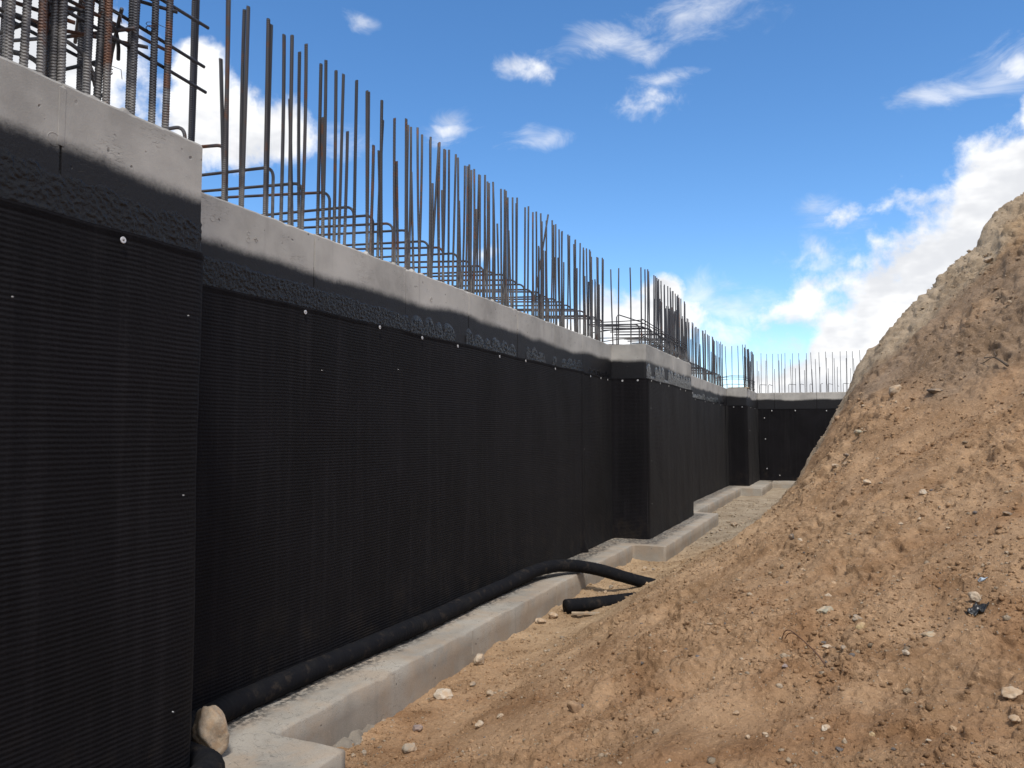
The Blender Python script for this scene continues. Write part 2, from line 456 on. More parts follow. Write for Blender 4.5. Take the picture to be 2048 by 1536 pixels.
def mat_mat():
    """drainage board under black filter fabric: rows of dimples telegraph through"""
    m, t, b = new_mat('drainage_fabric')
    uv = t.n('ShaderNodeUVMap').outputs[0]
    pos = t.n('ShaderNodeNewGeometry').outputs['Position']
    warp = t.noise(pos, 2.0, 2, 0.5, out='Color')
    uvw = t.vmath('ADD', uv, t.vmath('MULTIPLY', t.vmath('SUBTRACT', warp, (0.5, 0.5, 0.5)), (0.012, 0.012, 0)))
    sep = t.n('ShaderNodeSeparateXYZ'); t.put(sep.inputs[0], uvw)
    PI2 = 2*math.pi
    rows = t.math('SINE', t.math('MULTIPLY', sep.outputs[1], PI2/0.0205))
    cols = t.math('SINE', t.math('MULTIPLY', sep.outputs[0], PI2/0.0205))
    rows = t.math('MULTIPLY_ADD', rows, 0.5, 0.5); cols = t.math('MULTIPLY_ADD', cols, 0.5, 0.5)
    dim = t.math('ADD', t.math('MULTIPLY', rows, 0.8), t.math('MULTIPLY', t.math('MULTIPLY', rows, cols), 0.10))
    dim = t.math('MULTIPLY', dim, t.ramp(t.noise(pos, 3.2, 4, 0.65), 0.25, 0.7, 0.45, 1.15))
    fuzz = t.noise(pos, 420, 2, 0.7); cl = t.noise(pos, 65, 3, 0.6); big = t.noise(pos, 1.1, 4, 0.6)
    vst = t.noise(t.mapping(pos, (9, 9, 0.35)), 1.6, 4, 0.6)
    col = t.mix(t.ramp(big, 0.3, 0.7), (0.0044, 0.0041, 0.0054), (0.0076, 0.0070, 0.0092))
    col = t.mix(t.math('MULTIPLY', t.ramp(vst, 0.46, 0.74), 0.60), col, (0.016, 0.0150, 0.0175))
    sz = t.n('ShaderNodeSeparateXYZ'); t.put(sz.inputs[0], pos)
    dust = t.math('MULTIPLY', t.ramp(sz.outputs[2], 0.22, 0.9, 1.0, 0.0), t.ramp(t.noise(pos, 5.0, 5, 0.7), 0.46, 0.70))
    col = t.mix(t.math('MULTIPLY', dust, 0.5), col, (0.040, 0.031, 0.023))
    col = t.mix(t.ramp(fuzz, 0.35, 0.75, 0.0, 0.5), col, (0.013, 0.0125, 0.0135))
    col = t.mix(t.ramp(rows, 0.0, 0.55, 0.32, 0.0), col, (0.0025, 0.0025, 0.003))
    t.put(b.inputs['Base Color'], col)
    b.inputs['Roughness'].default_value = 0.72
    b.inputs['Specular IOR Level'].default_value = 0.09
    b.inputs['Sheen Weight'].default_value = 0.015
    b.inputs['Sheen Roughness'].default_value = 0.5
    n1 = t.bump(t.math('ADD', t.math('MULTIPLY', dim, 0.6), t.math('MULTIPLY', cl, 0.9)), 0.6, 0.006)
    t.put(b.inputs['Normal'], t.bump(fuzz, 0.35, 0.003, n1))
    return m


def mat_pipe():
    m, t, b = new_mat('pipe_sock')
    pos = t.n('ShaderNodeNewGeometry').outputs['Position']
    fuzz = t.noise(pos, 300, 3, 0.7); big = t.noise(pos, 6, 5, 0.65)
    col = t.mix(t.ramp(big, 0.45, 0.75, 0, 0.6), (0.005, 0.0054, 0.0075), (0.014, 0.0135, 0.0135))
    col = t.mix(t.ramp(fuzz, 0.5, 0.8, 0, 0.4), col, (0.016, 0.016, 0.019))
    col = t.mix(t.ramp(t.noise(pos, 9, 6, 0.72), 0.52, 0.74, 0.0, 0.55), col, (0.06, 0.046, 0.034))
    t.put(b.inputs['Base Color'], col); b.inputs['Roughness'].default_value = 0.85
    b.inputs['Specular IOR Level'].default_value = 0.15
    t.put(b.inputs['Normal'], t.bump(t.math('ADD', t.math('MULTIPLY', big, 0.6), t.math('MULTIPLY', fuzz, 0.2)), 0.5, 0.01))
    return m


def mat_rebar(name, rusty):
    m, t, b = new_mat(name)
    oi = t.n('ShaderNodeObjectInfo')
    pos = t.n('ShaderNodeNewGeometry').outputs['Position']
    obj = t.n('ShaderNodeTexCoord').outputs['Object']
    n = t.noise(pos, 9, 5, 0.65); f = t.noise(pos, 120, 3, 0.6)
    steel = t.mix(oi.outputs['Random'], (0.036, 0.039, 0.050), (0.066, 0.064, 0.070))
    rust = t.mix(f, (0.085, 0.034, 0.016), (0.16, 0.062, 0.026))
    thr = t.math('MULTIPLY_ADD', oi.outputs['Random'], -0.10, 0.66-rusty)
    k = t.ramp(t.math('SUBTRACT', n, thr), 0.0, 0.16, 0.0, 0.85)
    col = t.mix(k, steel, rust)
    # cement splash near the pour
    sep = t.n('ShaderNodeSeparateXYZ'); t.put(sep.inputs[0], pos)
    spl = t.math('ADD', sep.outputs[2], t.math('MULTIPLY', t.math('SUBTRACT', n, 0.5), 0.9))
    col = t.mix(t.ramp(spl, Z_TOP+0.02, Z_TOP+0.32, 0.50, 0.0), col, (0.30, 0.285, 0.265))
    t.put(b.inputs['Base Color'], col)
    b.inputs['Metallic'].default_value = 0.25; b.inputs['Roughness'].default_value = 0.62
    so = t.n('ShaderNodeSeparateXYZ'); t.put(so.inputs[0], obj)
    rib = t.math('SINE', t.math('MULTIPLY', t.math('ADD', so.outputs[2], t.math('MULTIPLY', so.outputs[1], 0.6)), 2*math.pi/0.013))
    t.put(b.inputs['Normal'], t.bump(t.math('ADD', rib, t.math('MULTIPLY', f, 0.4)), 0.35, 0.003))
    return m


def mat_soil(name='soil'):
    m, t, b = new_mat(name)
    at = t.n('ShaderNodeAttribute'); at.attribute_name = 'soil'
    pos = t.n('ShaderNodeNewGeometry').outputs['Position']
    a = t.noise(pos, 2.2, 5, 0.6); f = t.noise(pos, 44, 5, 0.74); g = t.noise(pos, 190, 3, 0.7)
    col = t.mix(t.ramp(a, 0.30, 0.72, 0.0, 1.0), t.mix(1.0, at.outputs['Color'], (0.74, 0.70, 0.66), 'MULTIPLY'),
                t.mix(1.0, at.outputs['Color'], (1.14, 1.14, 1.15), 'MULTIPLY'))
    col = t.mix(t.ramp(f, 0.52, 0.72, 0.0, 0.75), col, t.mix(1.0, at.outputs['Color'], (1.50, 1.52, 1.56), 'MULTIPLY'))
    col = t.mix(t.ramp(f, 0.46, 0.24, 0.0, 0.65), col, t.mix(1.0, at.outputs['Color'], (0.46, 0.41, 0.37), 'MULTIPLY'))
    vn = t.n('ShaderNodeTexVoronoi'); t.put(vn.inputs['Vector'], pos); vn.inputs['Scale'].default_value = 60.0
    v = vn.outputs['Distance']; vc = vn.outputs['Color']
    sv = t.n('ShaderNodeSeparateXYZ'); t.put(sv.inputs[0], vc)
    peb = t.math('MULTIPLY', t.ramp(v, 0.16, 0.26, 1.0, 0.0), t.ramp(sv.outputs[0], 0.80, 0.86))
    col = t.mix(t.math('MULTIPLY', peb, 0.8), col, (0.50, 0.42, 0.33))
    t.put(b.inputs['Base Color'], col); b.inputs['Roughness'].default_value = 0.95
    b.inputs['Specular IOR Level'].default_value = 0.15
    h = t.math('ADD', t.math('MULTIPLY', f, 0.7), t.math('ADD', t.math('MULTIPLY', g, 0.25), t.math('MULTIPLY', peb, 0.25)))
    t.put(b.inputs['Normal'], t.bump(h, 1.0, 0.035))
    return m


def mat_stone(name, c, c2=None, rough=0.85):
    m, t, b = new_mat(name)
    obj = t.n('ShaderNodeTexCoord').outputs['Object']
    n = t.noise(obj, 14, 5, 0.6); f = t.noise(obj, 90, 4, 0.65)
    c2 = c2 or tuple(x*0.62 for x in c)
    col = t.mix(t.ramp(n, 0.35, 0.68), c2, c)
    col = t.mix(t.ramp(f, 0.5, 0.75, 0, 0.5), col, tuple(min(1, x*1.25) for x in c))
    wp = t.n('ShaderNodeNewGeometry').outputs['Position']
    col = t.mix(t.ramp(t.noise(wp, 22, 4, 0.65), 0.38, 0.66, 0.05, 0.75), col, (0.40, 0.265, 0.155))
    t.put(b.inputs['Base Color'], col); b.inputs['Roughness'].default_value = rough
    t.put(b.inputs['Normal'], t.bump(t.math('ADD', n, t.math('MULTIPLY', f, 0.4)), 0.6, 0.012))
    return m


def mat_plain(name, c, rough=0.6, metal=0.0):
    m, t, b = new_mat(name)
    pos = t.n('ShaderNodeNewGeometry').outputs['Position']
    n = t.noise(pos, 40, 4, 0.6)
    t.put(b.inputs['Base Color'], t.mix(n, tuple(x*0.75 for x in c), tuple(min(1, x*1.2) for x in c)))
    b.inputs['Roughness'].default_value = rough; b.inputs['Metallic'].default_value = metal
    return m


M_WALL = mat_concrete('wall_concrete')
M_FOOT = mat_concrete('footing_concrete', tar=False, tint=(0.325, 0.298, 0.256), dusty=0.42)
M_SPILL = mat_concrete('spilled_grout', tar=False, tint=(0.25, 0.215, 0.17), dusty=0.9)
M_TAR = mat_tar(); M_MAT = mat_mat(); M_PIPE = mat_pipe()
M_BAR = mat_rebar('rebar_steel', 0.0); M_RUST = mat_rebar('rebar_rusty', 0.17); M_WEATH = mat_rebar('rebar_weathered', 0.09)
M_SOIL = mat_soil()
M_WASH = mat_plain('zinc_washer', (0.62, 0.62, 0.63), 0.45, 0.3)
M_NAIL = mat_plain('nail_steel', (0.20, 0.195, 0.19), 0.6, 0.3)
STONE = dict(tan=mat_stone('tan_stone', (0.50, 0.40, 0.29)), pale=mat_stone('pale_stone', (0.54, 0.45, 0.34)),
             grey=mat_stone('grey_stone', (0.33, 0.29, 0.235)), dark=mat_stone('dark_stone', (0.13, 0.115, 0.10)),
             green=mat_stone('greenish_stone', (0.40, 0.38, 0.29)), purple=mat_stone('purplish_stone', (0.30, 0.24, 0.23)),
             yellow=mat_stone('yellow_stone', (0.52, 0.39, 0.21)), white=mat_stone('white_stone', (0.60, 0.53, 0.43)),
             dust=mat_stone('dusty_stone', (0.43, 0.31, 0.20)), brown=mat_stone('brown_clod', (0.27, 0.165, 0.092)))


# ------------------------------------------------------------------ ground: trench floor and excavated bank, one sheet
def soil_colour(x, y, h):
    z = h-1.82
    brown = np.array([0.445, 0.288, 0.168]); sand = np.array([0.465, 0.332, 0.205]); greyfl = np.array([0.36, 0.295, 0.215])
    upper = np.array([0.320, 0.228, 0.152]); crust = np.array([0.42, 0.330, 0.232]); redd = np.array([0.345, 0.200, 0.105])
    n = pn(x*0.8, y*0.8, 31); n2 = pn(x*2.1, y*2.1, 32); n3 = pn(x*6, y*6, 33)
    col = np.broadcast_to(brown, x.shape+(3,)).copy()
    def blend(c, k):
        k = np.clip(k, 0, 1)[..., None]
        col[:] = col*(1-k)+c*k
    blend(redd, 0.25+0.9*n2+0.5*n3-np.clip((y-3.5)/3.5, 0, 1)*0.5)
    blend(sand, np.clip((y-4.5)/4, 0, 1)*np.clip((0.15-z)/1.2, 0, 1)*(0.6+0.5*n))
    blend(sand, np.clip((-1.45-z)/0.2, 0, 1)*np.clip((y-5)/3, 0, 1))
    blend(greyfl, np.clip((y-10.5)/3.0, 0, 1)*np.clip((-1.55-z)/0.15, 0, 1))
    blend(upper, np.clip((z-0.20+0.35*n+0.15*n3)/0.35, 0, 1)*np.clip((y-6.4+n)/0.9, 0, 1)*np.clip(1.05-0.8*n2, 0, 1))
    blend(sand*0.92, np.clip((z-1.75+0.3*n)/0.3, 0, 1)*np.clip((y-6.5)/1.0, 0, 1))
    edge = np.clip((y-9.30+0.30*n+0.2*n2)/0.16, 0, 1)*np.clip((z+1.2)/0.4, 0, 1)
    blend(crust, edge)
    return col


def build_ground():
    # polar sheet: fine underfoot and towards the wall, coarse far off
    rad = math.radians
    th = np.concatenate([np.linspace(rad(-64), rad(-44), 24)[:-1], np.linspace(rad(-44), rad(19), 560), np.linspace(rad(19), rad(64), 50)[1:], np.linspace(rad(64), rad(296), 50)[1:-1]])
    r = np.concatenate([np.geomspace(0.25, 2.0, 30)[:-1], np.geomspace(2.0, 13, 760)[:-1], np.geomspace(13, 31, 130), np.geomspace(33, 900, 26)])
    T, Rr = np.meshgrid(th, r, indexing='ij')
    X = Rr*np.sin(T); Y = Rr*np.cos(T)
    H, dd, Nn = surface(X, Y)
    far = np.clip((Rr-32)/8, 0, 1)
    H = H*(1-far)+far*(-0.3); dd = dd*(1-far)
    inside = (X < -3.35) & (Rr < 60)
    H = np.where(inside, np.minimum(H, 0.0), H)
    V = (np.stack([X, Y, H], -1)+Nn*dd[..., None]).reshape(-1, 3)
    F = grid_faces(len(th), len(r), wrap=True)
    n0 = len(V)
    V = np.vstack([V, [[0, 0, float(height(np.array([0.0]), np.array([0.0]))[0])]]])
    o = mesh_obj('ground', V, F[:, ::-1], M_SOIL, smooth=True)
    me = o.data
    col = soil_colour(np.append(X.ravel(), 0.0), np.append(Y.ravel(), 0.0), np.concatenate([base_height(X, Y).ravel(), [0.3]]))
    ca = me.color_attributes.new('soil', 'FLOAT_COLOR', 'POINT')
    ca.data.foreach_set('color', np.hstack([col, np.ones((len(col), 1))]).astype(np.float32).ravel())
    o['kind'] = 'structure'
    return o


build_ground()


# ------------------------------------------------------------------ concrete footing
def build_footing():
    xb = -3.9
    line = [(-2.36, -4.0), (-2.36, 3.34), (-2.83, 3.36), (-2.83, 10.92), (-2.36, 10.94), (-2.36, 15.85), (-2.83, 15.88),
            (-2.83, 23.35), (-2.24, 23.37), (-2.24, 26.9), (7.0, 27.9)]
    # dense plan outline, slightly wandering as formed edges do
    pts = []
    for (x0, y0), (x1, y1) in zip(line[:-1], line[1:]):
        L = math.hypot(x1-x0, y1-y0); k = max(2, int(L/0.04))
        for i in range(k):
            s = i/k; x = x0+(x1-x0)*s; y = y0+(y1-y0)*s
            pts.append((x, y, min(s, 1-s)*L))
    pts.append((*line[-1], 0))
    P = np.array(pts)
    wob = 0.006*pn(P[:, 0]*2+P[:, 1]*2, P[:, 1]*0, 41)+0.003*pn(P[:, 1]*14+P[:, 0]*14, P[:, 0]*0+3, 42)
    fx, fy = P[:, 0]+wob, P[:, 1]
    chip = np.clip(pn(P[:, 1]*6+P[:, 0]*6, P[:, 0]*0+7, 43)-0.15, 0, 1)*0.035
    ztop = Z_FOOT+0.006*pn(P[:, 1]*3, P[:, 0]*3, 44)
    n = len(P)
    # rings: bottom, face, chamfer, top front, then rows back to the wall line
    rows = [np.stack([fx, fy, np.full(n, -0.35)], 1),
            np.stack([fx, fy, np.full(n, 0.10)], 1),
            np.stack([fx, fy, ztop-0.010-chip], 1),
            np.stack([fx-0.010-chip*0.8, fy+np.where(P[:, 0] > -2.2, 0.012, 0), ztop], 1)]
    xback = np.where(fy > 26.5, fx, xb); yback = np.where(fy > 26.5, 30.0, fy)
    for s in (0.06, 0.14, 0.24, 0.36, 0.5, 0.7, 1.0):
        x = fx*(1-s)+xback*s; y = fy*(1-s)+yback*s
        rows.append(np.stack([x, y, Z_FOOT+0.006*pn(y*3, x*3, 44)+0.004*pn(y*11, x*11, 45)], 1))
    rows.append(np.stack([xback, yback, np.full(n, -0.35)], 1))
    V = np.stack(rows, 1).reshape(-1, 3)
    o = mesh_obj('concrete_footing', V, grid_faces(n, len(rows)), M_FOOT, smooth=False)
    tag(o, 'pale concrete footing stepping round the pilasters at the base of the wall', 'footing')
    # seams left by the form boards, as thin fins on the face
    for i, y in enumerate([4.55, 5.75, 6.95, 7.75, 9.15, 10.2]):
        w = 0.012
        v = [(-2.832, y-w, 0.02), (-2.832, y+w, 0.02), (-2.832, y+w, Z_FOOT-0.012), (-2.832, y-w, Z_FOOT-0.012),
             (-2.8275, y-w*0.3, 0.02), (-2.8275, y+w*0.3, 0.02), (-2.8275, y+w*0.3, Z_FOOT-0.014), (-2.8275, y-w*0.3, Z_FOOT-0.014)]
        f = [(4, 5, 6, 7), (0, 4, 7, 3), (5, 1, 2, 6), (3, 7, 6, 2), (0, 1, 5, 4)]
        mesh_obj('form_seam', v, f, M_FOOT, o)
    # grout spilled at the toe of the near step
    u = np.linspace(0, 1, 40); vv = np.linspace(0, 1, 9)
    U, Vv = np.meshgrid(u, vv, indexing='ij')
    x = -2.84+0.15*Vv*(0.55+0.5*pn(U*6, U*0, 46)); y = 3.36+1.15*U
    z = 0.05*(1-Vv**1.6)*(1-U)**0.6-0.055*Vv-0.03*U-0.035+0.03*pn(x*14, y*14, 47)+0.012*pn(x*40, y*40, 48)
    mesh_obj('grout_spill', np.stack([x, y, z], -1).reshape(-1, 3), grid_faces(40, 9), M_SPILL, o, smooth=True)
    return o


build_footing()


# ------------------------------------------------------------------ walls
def panel_mesh(y0, y1, xf, xb, zb, zt, seed):
    """one form-panel of wall, chamfered at its joints, ragged along the top"""
    c = 0.006
    ny = max(6, int((y1-y0)/0.025))
    ys = np.linspace(y0+c, y1-c, ny)
    rg = random.Random(seed)
    top = zt+0.004*pn(ys*9, ys*0+seed, 51)+0.006*pn(ys*2.5, ys*0+seed, 52)
    spur = np.clip(pn(ys*13, ys*0+seed, 53)-0.42, 0, 1)*0.10
    chip = np.clip(pn(ys*8, ys*0+seed, 54)-0.25, 0, 1)*0.03
    V, Fc = [], []
    prof = []
    for i, y in enumerate(ys):
        t = top[i]
        prof.append([(xf, y, zb), (xf, y, t-0.012-chip[i]), (xf-0.006-chip[i]*0.4, y, t-0.002+spur[i]*0.6),
                     (xf-0.03, y, t+spur[i]), (xf-0.09, y, t+0.004), (xb, y, t), (xb, y, zb)])
    first = [(xf-0.03, y0, zb)]+[(min(p[0], xf-0.03), y0, p[2]) for p in prof[0][1:]]
    last = [(xf-0.03, y1, zb)]+[(min(p[0], xf-0.03), y1, p[2]) for p in prof[-1][1:]]
    prof = [first]+prof+[last]
    nv = len(prof[0])
    for p in prof:
        V += p
    for i in range(len(prof)-1):
        for j in range(nv-1):
            Fc.append((i*nv+j, (i+1)*nv+j, (i+1)*nv+j+1, i*nv+j+1))
    Fc.append(tuple(range(nv))); b = (len(prof)-1)*nv
    Fc.append(tuple(range(b+nv-1, b-1, -1)))
    return V, Fc


def wall_run(parent, y0, y1, xf, xb, name, joints=None, seed=0):
    out = []
    js = [y0]+[j for j in (joints or []) if y0+0.15 < j < y1-0.15]+[y1]
    for i in range(len(js)-1):
        off = rnd.uniform(-0.0025, 0.0025)
        V, Fc = panel_mesh(js[i], js[i+1], xf+off, xb, Z_FOOT-0.1, Z_TOP, seed+i*7)
        out.append((js[i], js[i+1], mesh_obj(name, V, Fc, M_WALL, parent)))
    return out


WALL = thing('foundation_wall', 'long grey concrete foundation wall with pilasters, topped by upright rebar', 'wall', (0, 0, 0))
PAN = []
J_MAIN = [4.235, 5.433, 6.598, 7.80, 9.0, 10.107, 11.2]
PAN += wall_run(WALL, *PIL1, X_PIL, -3.75, 'pilaster', [-0.4, 0.8, 1.985], 100)
PAN += wall_run(WALL, PIL1[1], PIL2[0], X_WALL, -3.75, 'wall_panel', J_MAIN, 200)
PAN += wall_run(WALL, *PIL2, X_PIL, -3.75, 'pilaster', [12.4, 13.6, 14.8], 300)
PAN += wall_run(WALL, PIL2[1], PIL3[0], X_WALL, -3.75, 'wall_panel', [16.5, 17.7, 18.9, 20.1, 21.3, 22.5, 23.7], 400)
PAN += wall_run(WALL, *PIL3, X_PIL+0.04, -3.75, 'pilaster', [25.2, 26.4], 500)


def panel_at(y):
    for a, b, o in PAN:
        if a <= y < b:
            return o
    return PAN[-1][2]


END_ROT = math.radians(8.5)
END = thing('end_wall', 'grey concrete wall closing the far end of the trench, thin upright rebar on top', 'wall', (-2.72, 27.42, 0), rot=(0, 0, -math.pi/2+END_ROT))
# local frame: +X faces the camera, +Y runs... rotated so that local -Y goes to world +X side
EPAN = []
ej = [0.0, -0.55, -1.9, -3.1, -4.3, -5.5, -6.7, -7.9, -9.1]


def end_panels():
    for i in range(len(ej)-1):
        V, Fc = panel_mesh(-ej[i], -ej[i+1], 0.0, -0.4, Z_FOOT-0.1, Z_TOP, 600+i*7)
        EPAN.append(mesh_obj('wall_panel', V, Fc, M_WALL, END))


end_panels()


# trowelled bitumen relief between the fabric's top edge and the sprayed band
def tar_strip(name, pathfun, length, parent, seed, hfun, step=0.011, scallop=False, fine=1.0):
    nu = int(length/step); zs = np.arange(Z_MAT-0.10, Z_MAT+0.30, step*0.9)
    u = np.linspace(0, length, nu)
    U, Zz = np.meshgrid(u, zs, indexing='ij')
    hb = hfun(u)[:, None]
    k = np.clip((hb-(Zz-Z_MAT)+0.012*pn(U*20, Zz*20, seed+1))/0.02, 0, 1)
    rel = np.abs(pn(U*20*fine, Zz*16*fine, seed+2))*0.30+np.abs(pn(U*46*fine, Zz*38*fine, seed+3))*0.5+0.45*pn(U*75, Zz*62, seed+4)
    th = -0.004+k*(0.0058+(0.0105 if scallop else 0.0078)*rel)
    if scallop:       # a raised lip along each trowel arc
        lip = np.exp(-((hb-(Zz-Z_MAT))/0.012)**2)*0.0035
        th = th+lip*(hb > 0.01)
    P = pathfun(U, th)
    V = np.stack([P[0], P[1], Zz], -1).reshape(-1, 3)
    return mesh_obj(name, V, grid_faces(nu, len(zs)), M_TAR, parent, smooth=True)


def arcs(u, w, top, var, seed):
    u = u+0.10*pn(u*1.9, u*0+0.2, seed+8)+0.04*pn(u*5, u*0+0.7, seed+9)
    i = np.floor(u/w); f = u/w-i
    base = top+var*pn(i*0.731+seed, i*0+0.5, seed)
    amp = np.sqrt(np.clip(1-(2*f-1)**2, 0, 1))
    return base*(0.30+0.70*amp)*(pn(i*1.37+seed, i*0+0.3, seed+5) > -0.45)


tar_strip('bitumen_coating', lambda U, t: (X_PIL+t, PIL1[1]-U+0*t), 1.6, WALL, 60,
          lambda u: 0.165+0.03*pn(u*3, u*0, 61)+0.05*np.clip((u-0.4)*1.2, 0, 1)+0.02*pn(u*9, u*0, 62), step=0.007)
tar_strip('bitumen_coating', lambda U, t: (X_WALL+t, 2.72+U), 2.75, WALL, 63,
          lambda u: 0.185+0.03*pn(u*2, u*0, 64)-0.012*u, fine=1.4, step=0.008)
tar_strip('bitumen_coating', lambda U, t: (X_WALL+t, 5.47+U), 5.95, WALL, 66,
          lambda u: arcs(u, 0.21, 0.15, 0.05, 67)*np.where(u > 4.6, 0.6, 1.0), scallop=True, fine=1.3)
tar_strip('bitumen_coating', lambda U, t: (X_PIL+t, PIL2[0]+0.02+U), 3.7, WALL, 70,
          lambda u: arcs(u, 0.26, 0.21, 0.05, 71)+0.05, step=0.02, scallop=True, fine=0.8)
tar_strip('bitumen_coating', lambda U, t: (X_WALL+t, PIL2[1]+0.05+U), 8.8, WALL, 74,
          lambda u: arcs(u, 0.3, 0.14, 0.06, 75), step=0.03, scallop=True, fine=0.6)

# cast marks left by the form ties: small rings and a patched hole
def ring(y, z, x, R, parent, r=0.0017):
    V, Fc = [], []
    n, k = 18, 6
    for i in range(n):
        a = 2*math.pi*i/n
        for j in range(k):
            b = 2*math.pi*j/k
            V.append((x+r*math.sin(b), y+(R+r*math.cos(b))*math.cos(a), z+(R+r*math.cos(b))*math.sin(a)))
    for i in range(n):
        for j in range(k):
            Fc.append((i*k+j, ((i+1) % n)*k+j, ((i+1) % n)*k+(j+1) % k, i*k+(j+1) % k))
    return mesh_obj('tie_mark', V, Fc, M_WALL, parent, smooth=True)


for (y, z, R) in [(1.955, 2.945, 0.026), (2.03, 2.925, 0.026), (2.61, 2.985, 0.020), (2.655, 2.93, 0.021)]:
    ring(y, z, X_PIL+0.001, R, panel_at(y))
for (y, z, R) in [(3.31, 3.05, 0.018), (3.60, 2.99, 0.016), (3.60, 3.03, 0.012), (4.32, 3.03, 0.016), (4.95, 2.93, 0.016), (5.86, 2.99, 0.017), (8.5, 3.0, 0.015), (9.6, 2.98, 0.015)]:
    ring(y, z, X_WALL+0.001, R, panel_at(y))
# raised cross beside the double ring
for dy, dz in ((0.032, 0.006), (0.008, 0.030)):
    V = [(X_WALL-0.002, 3.665-dy/2, 3.01-dz/2), (X_WALL-0.002, 3.665+dy/2, 3.01-dz/2), (X_WALL-0.002, 3.665+dy/2, 3.01+dz/2), (X_WALL-0.002, 3.665-dy/2, 3.01+dz/2)]
    V += [(X_WALL+0.0045, v[1], v[2]) for v in V]
    mesh_obj('tie_mark', V, [(4, 5, 6, 7), (0, 1, 5, 4), (1, 2, 6, 5), (2, 3, 7, 6), (3, 0, 4, 7)], M_WALL, panel_at(3.66))
# strip where two forms met on the near pilaster
V, Fc = panel_mesh(1.965, 2.003, X_PIL+0.004, X_PIL-0.02, 2.93, Z_TOP-0.012, 77)
mesh_obj('form_seam', V, Fc, M_WALL, panel_at(1.97))

# ------------------------------------------------------------------ reinforcing bars
def bar_mesh(name, length, r, ribs, bend=0.0, seed=0, mat=None, rib=1.22):
    rg = random.Random(seed)
    if ribs:
        pitch = 0.0125; n = int(length/pitch); path, rad = [], []
        for i in range(n+1):
            z = i*pitch
            for dz, rr in ((0, r), (pitch*0.45, r), (pitch*0.6, r*rib), (pitch*0.85, r*rib)):
                if z+dz <= length:
                    path.append((bend*math.sin((z+dz)/length*2.2), bend*0.6*math.sin((z+dz)/length*1.7), z+dz)); rad.append(rr)
        v, f = tube(path, rad, 8, ribs=r*0.45)
    else:
        path = [(bend*math.sin(i/6*2.2), bend*0.6*math.sin(i/6*1.7), length*i/6) for i in range(7)]
        v, f = tube(path, r, 7)
    me = bpy.data.meshes.new(name); me.from_pydata(v, [], f); me.update()
    me.polygons.foreach_set('use_smooth', np.ones(len(me.polygons), bool))
    me.materials.append(mat or M_BAR)
    return me


def hook_mesh(r, hh, leg, tilt, mat=None, sides=7, side=0.0):
    """rises hh above the pour, bends back over the wall"""
    R = 0.075; z0 = -0.08
    path = [(0, 0, z0), (0, 0, (hh-R)*0.5), (0, 0, hh-R)]
    for a in np.linspace(0, math.pi/2+tilt, 7)[1:]:
        path.append((-R+R*math.cos(a), side*(1-math.cos(a))*R, hh-R+R*math.sin(a)))
    e = Vector(path[-1]); d = Vector((-math.cos(tilt), side, math.sin(tilt)*-1.0)).normalized() if tilt >= 0 else Vector((-math.cos(tilt), side, -math.sin(tilt))).normalized()
    for s in (0.33, 0.66, 1.0):
        path.append(tuple(e+d*leg*s))
    v, f = tube(path, r, sides)
    me = bpy.data.meshes.new('hooked_dowel'); me.from_pydata(v, [], f); me.update()
    me.polygons.foreach_set('use_smooth', np.ones(len(me.polygons), bool))
    me.materials.append(mat or M_BAR)
    return me


RB = 0.0108
TALL_N = [bar_mesh('rebar', 1.37, RB, True, b, i, M_WEATH if i == 2 else None) for i, b in enumerate((0.0, 0.012, -0.010))]
LAP_N = [bar_mesh('rebar', 0.97, RB, True, b, i, m) for i, (b, m) in enumerate(((0.004, M_BAR), (-0.006, M_RUST)))]
TALL_F = [bar_mesh('rebar', 1.37, RB, False, b, i, M_WEATH if i == 2 else None) for i, b in enumerate((0.0, 0.016, -0.014))]
LAP_F = [bar_mesh('rebar', 0.97, RB, False, b, i) for i, b in enumerate((0.006, -0.008))]
HOOKS = [hook_mesh(RB, 0.392, 1.25, t, M_RUST if i == 1 else M_BAR) for i, t in enumerate((-0.060, -0.075, -0.05))]


def bar(me, x, y, z=Z_TOP-0.05, lean=(0, 0), dz=0.0, parent=None, name='rebar'):
    return link(name, me, parent or panel_at(y), (x, y, z+dz), (lean[0], lean[1], rnd.uniform(0, 6.28)))


G = rnd.gauss
# long wall, near part as it stands
near = [(-3.36, 3.19, 0), (-3.40, 3.24, 0), (-3.36, 3.45, 0), (-3.385, 3.50, 0), (-3.392, 3.64, 0), (-3.42, 3.66, -0.01), (-3.371, 3.82, 0), (-3.375, 3.84, -0.02), (-3.41, 4.02, 0), (-3.373, 4.06, 0), (-3.37, 4.187, 0), (-3.42, 4.225, -0.02),
        (-3.448, 4.456, 0), (-3.368, 4.408, 0), (-3.394, 4.581, 0), (-3.402, 4.648, 0), (-3.372, 4.797, 0), (-3.369, 4.969, 0), (-3.38, 4.985, 0), (-3.366, 5.171, 0), (-3.412, 5.443, -0.03), (-3.374, 5.55, 0), (-3.438, 5.70, 0),
        (-3.369, 5.778, 0), (-3.377, 5.964, 0), (-3.392, 6.17, 0), (-3.44, 6.316, 0), (-3.394, 6.35, 0), (-3.394, 6.526, 0), (-3.459, 6.759, 0), (-3.392, 6.772, 0), (-3.433, 6.90, 0), (-3.444, 7.062, 0), (-3.379, 7.107, 0),
        (-3.436, 7.364, 0), (-3.418, 7.39, 0), (-3.399, 7.585, 0), (-3.419, 7.712, 0), (-3.384, 7.688, 0), (-3.383, 7.969, 0), (-3.394, 8.328, 0)]
for i, (x, y, dz) in enumerate(near):
    me = TALL_N[i % 3] if y < 5.6 else TALL_F[i % 3]
    bar(me, x, y, lean=(G(0, 0.006), G(0, 0.005)), dz=dz)
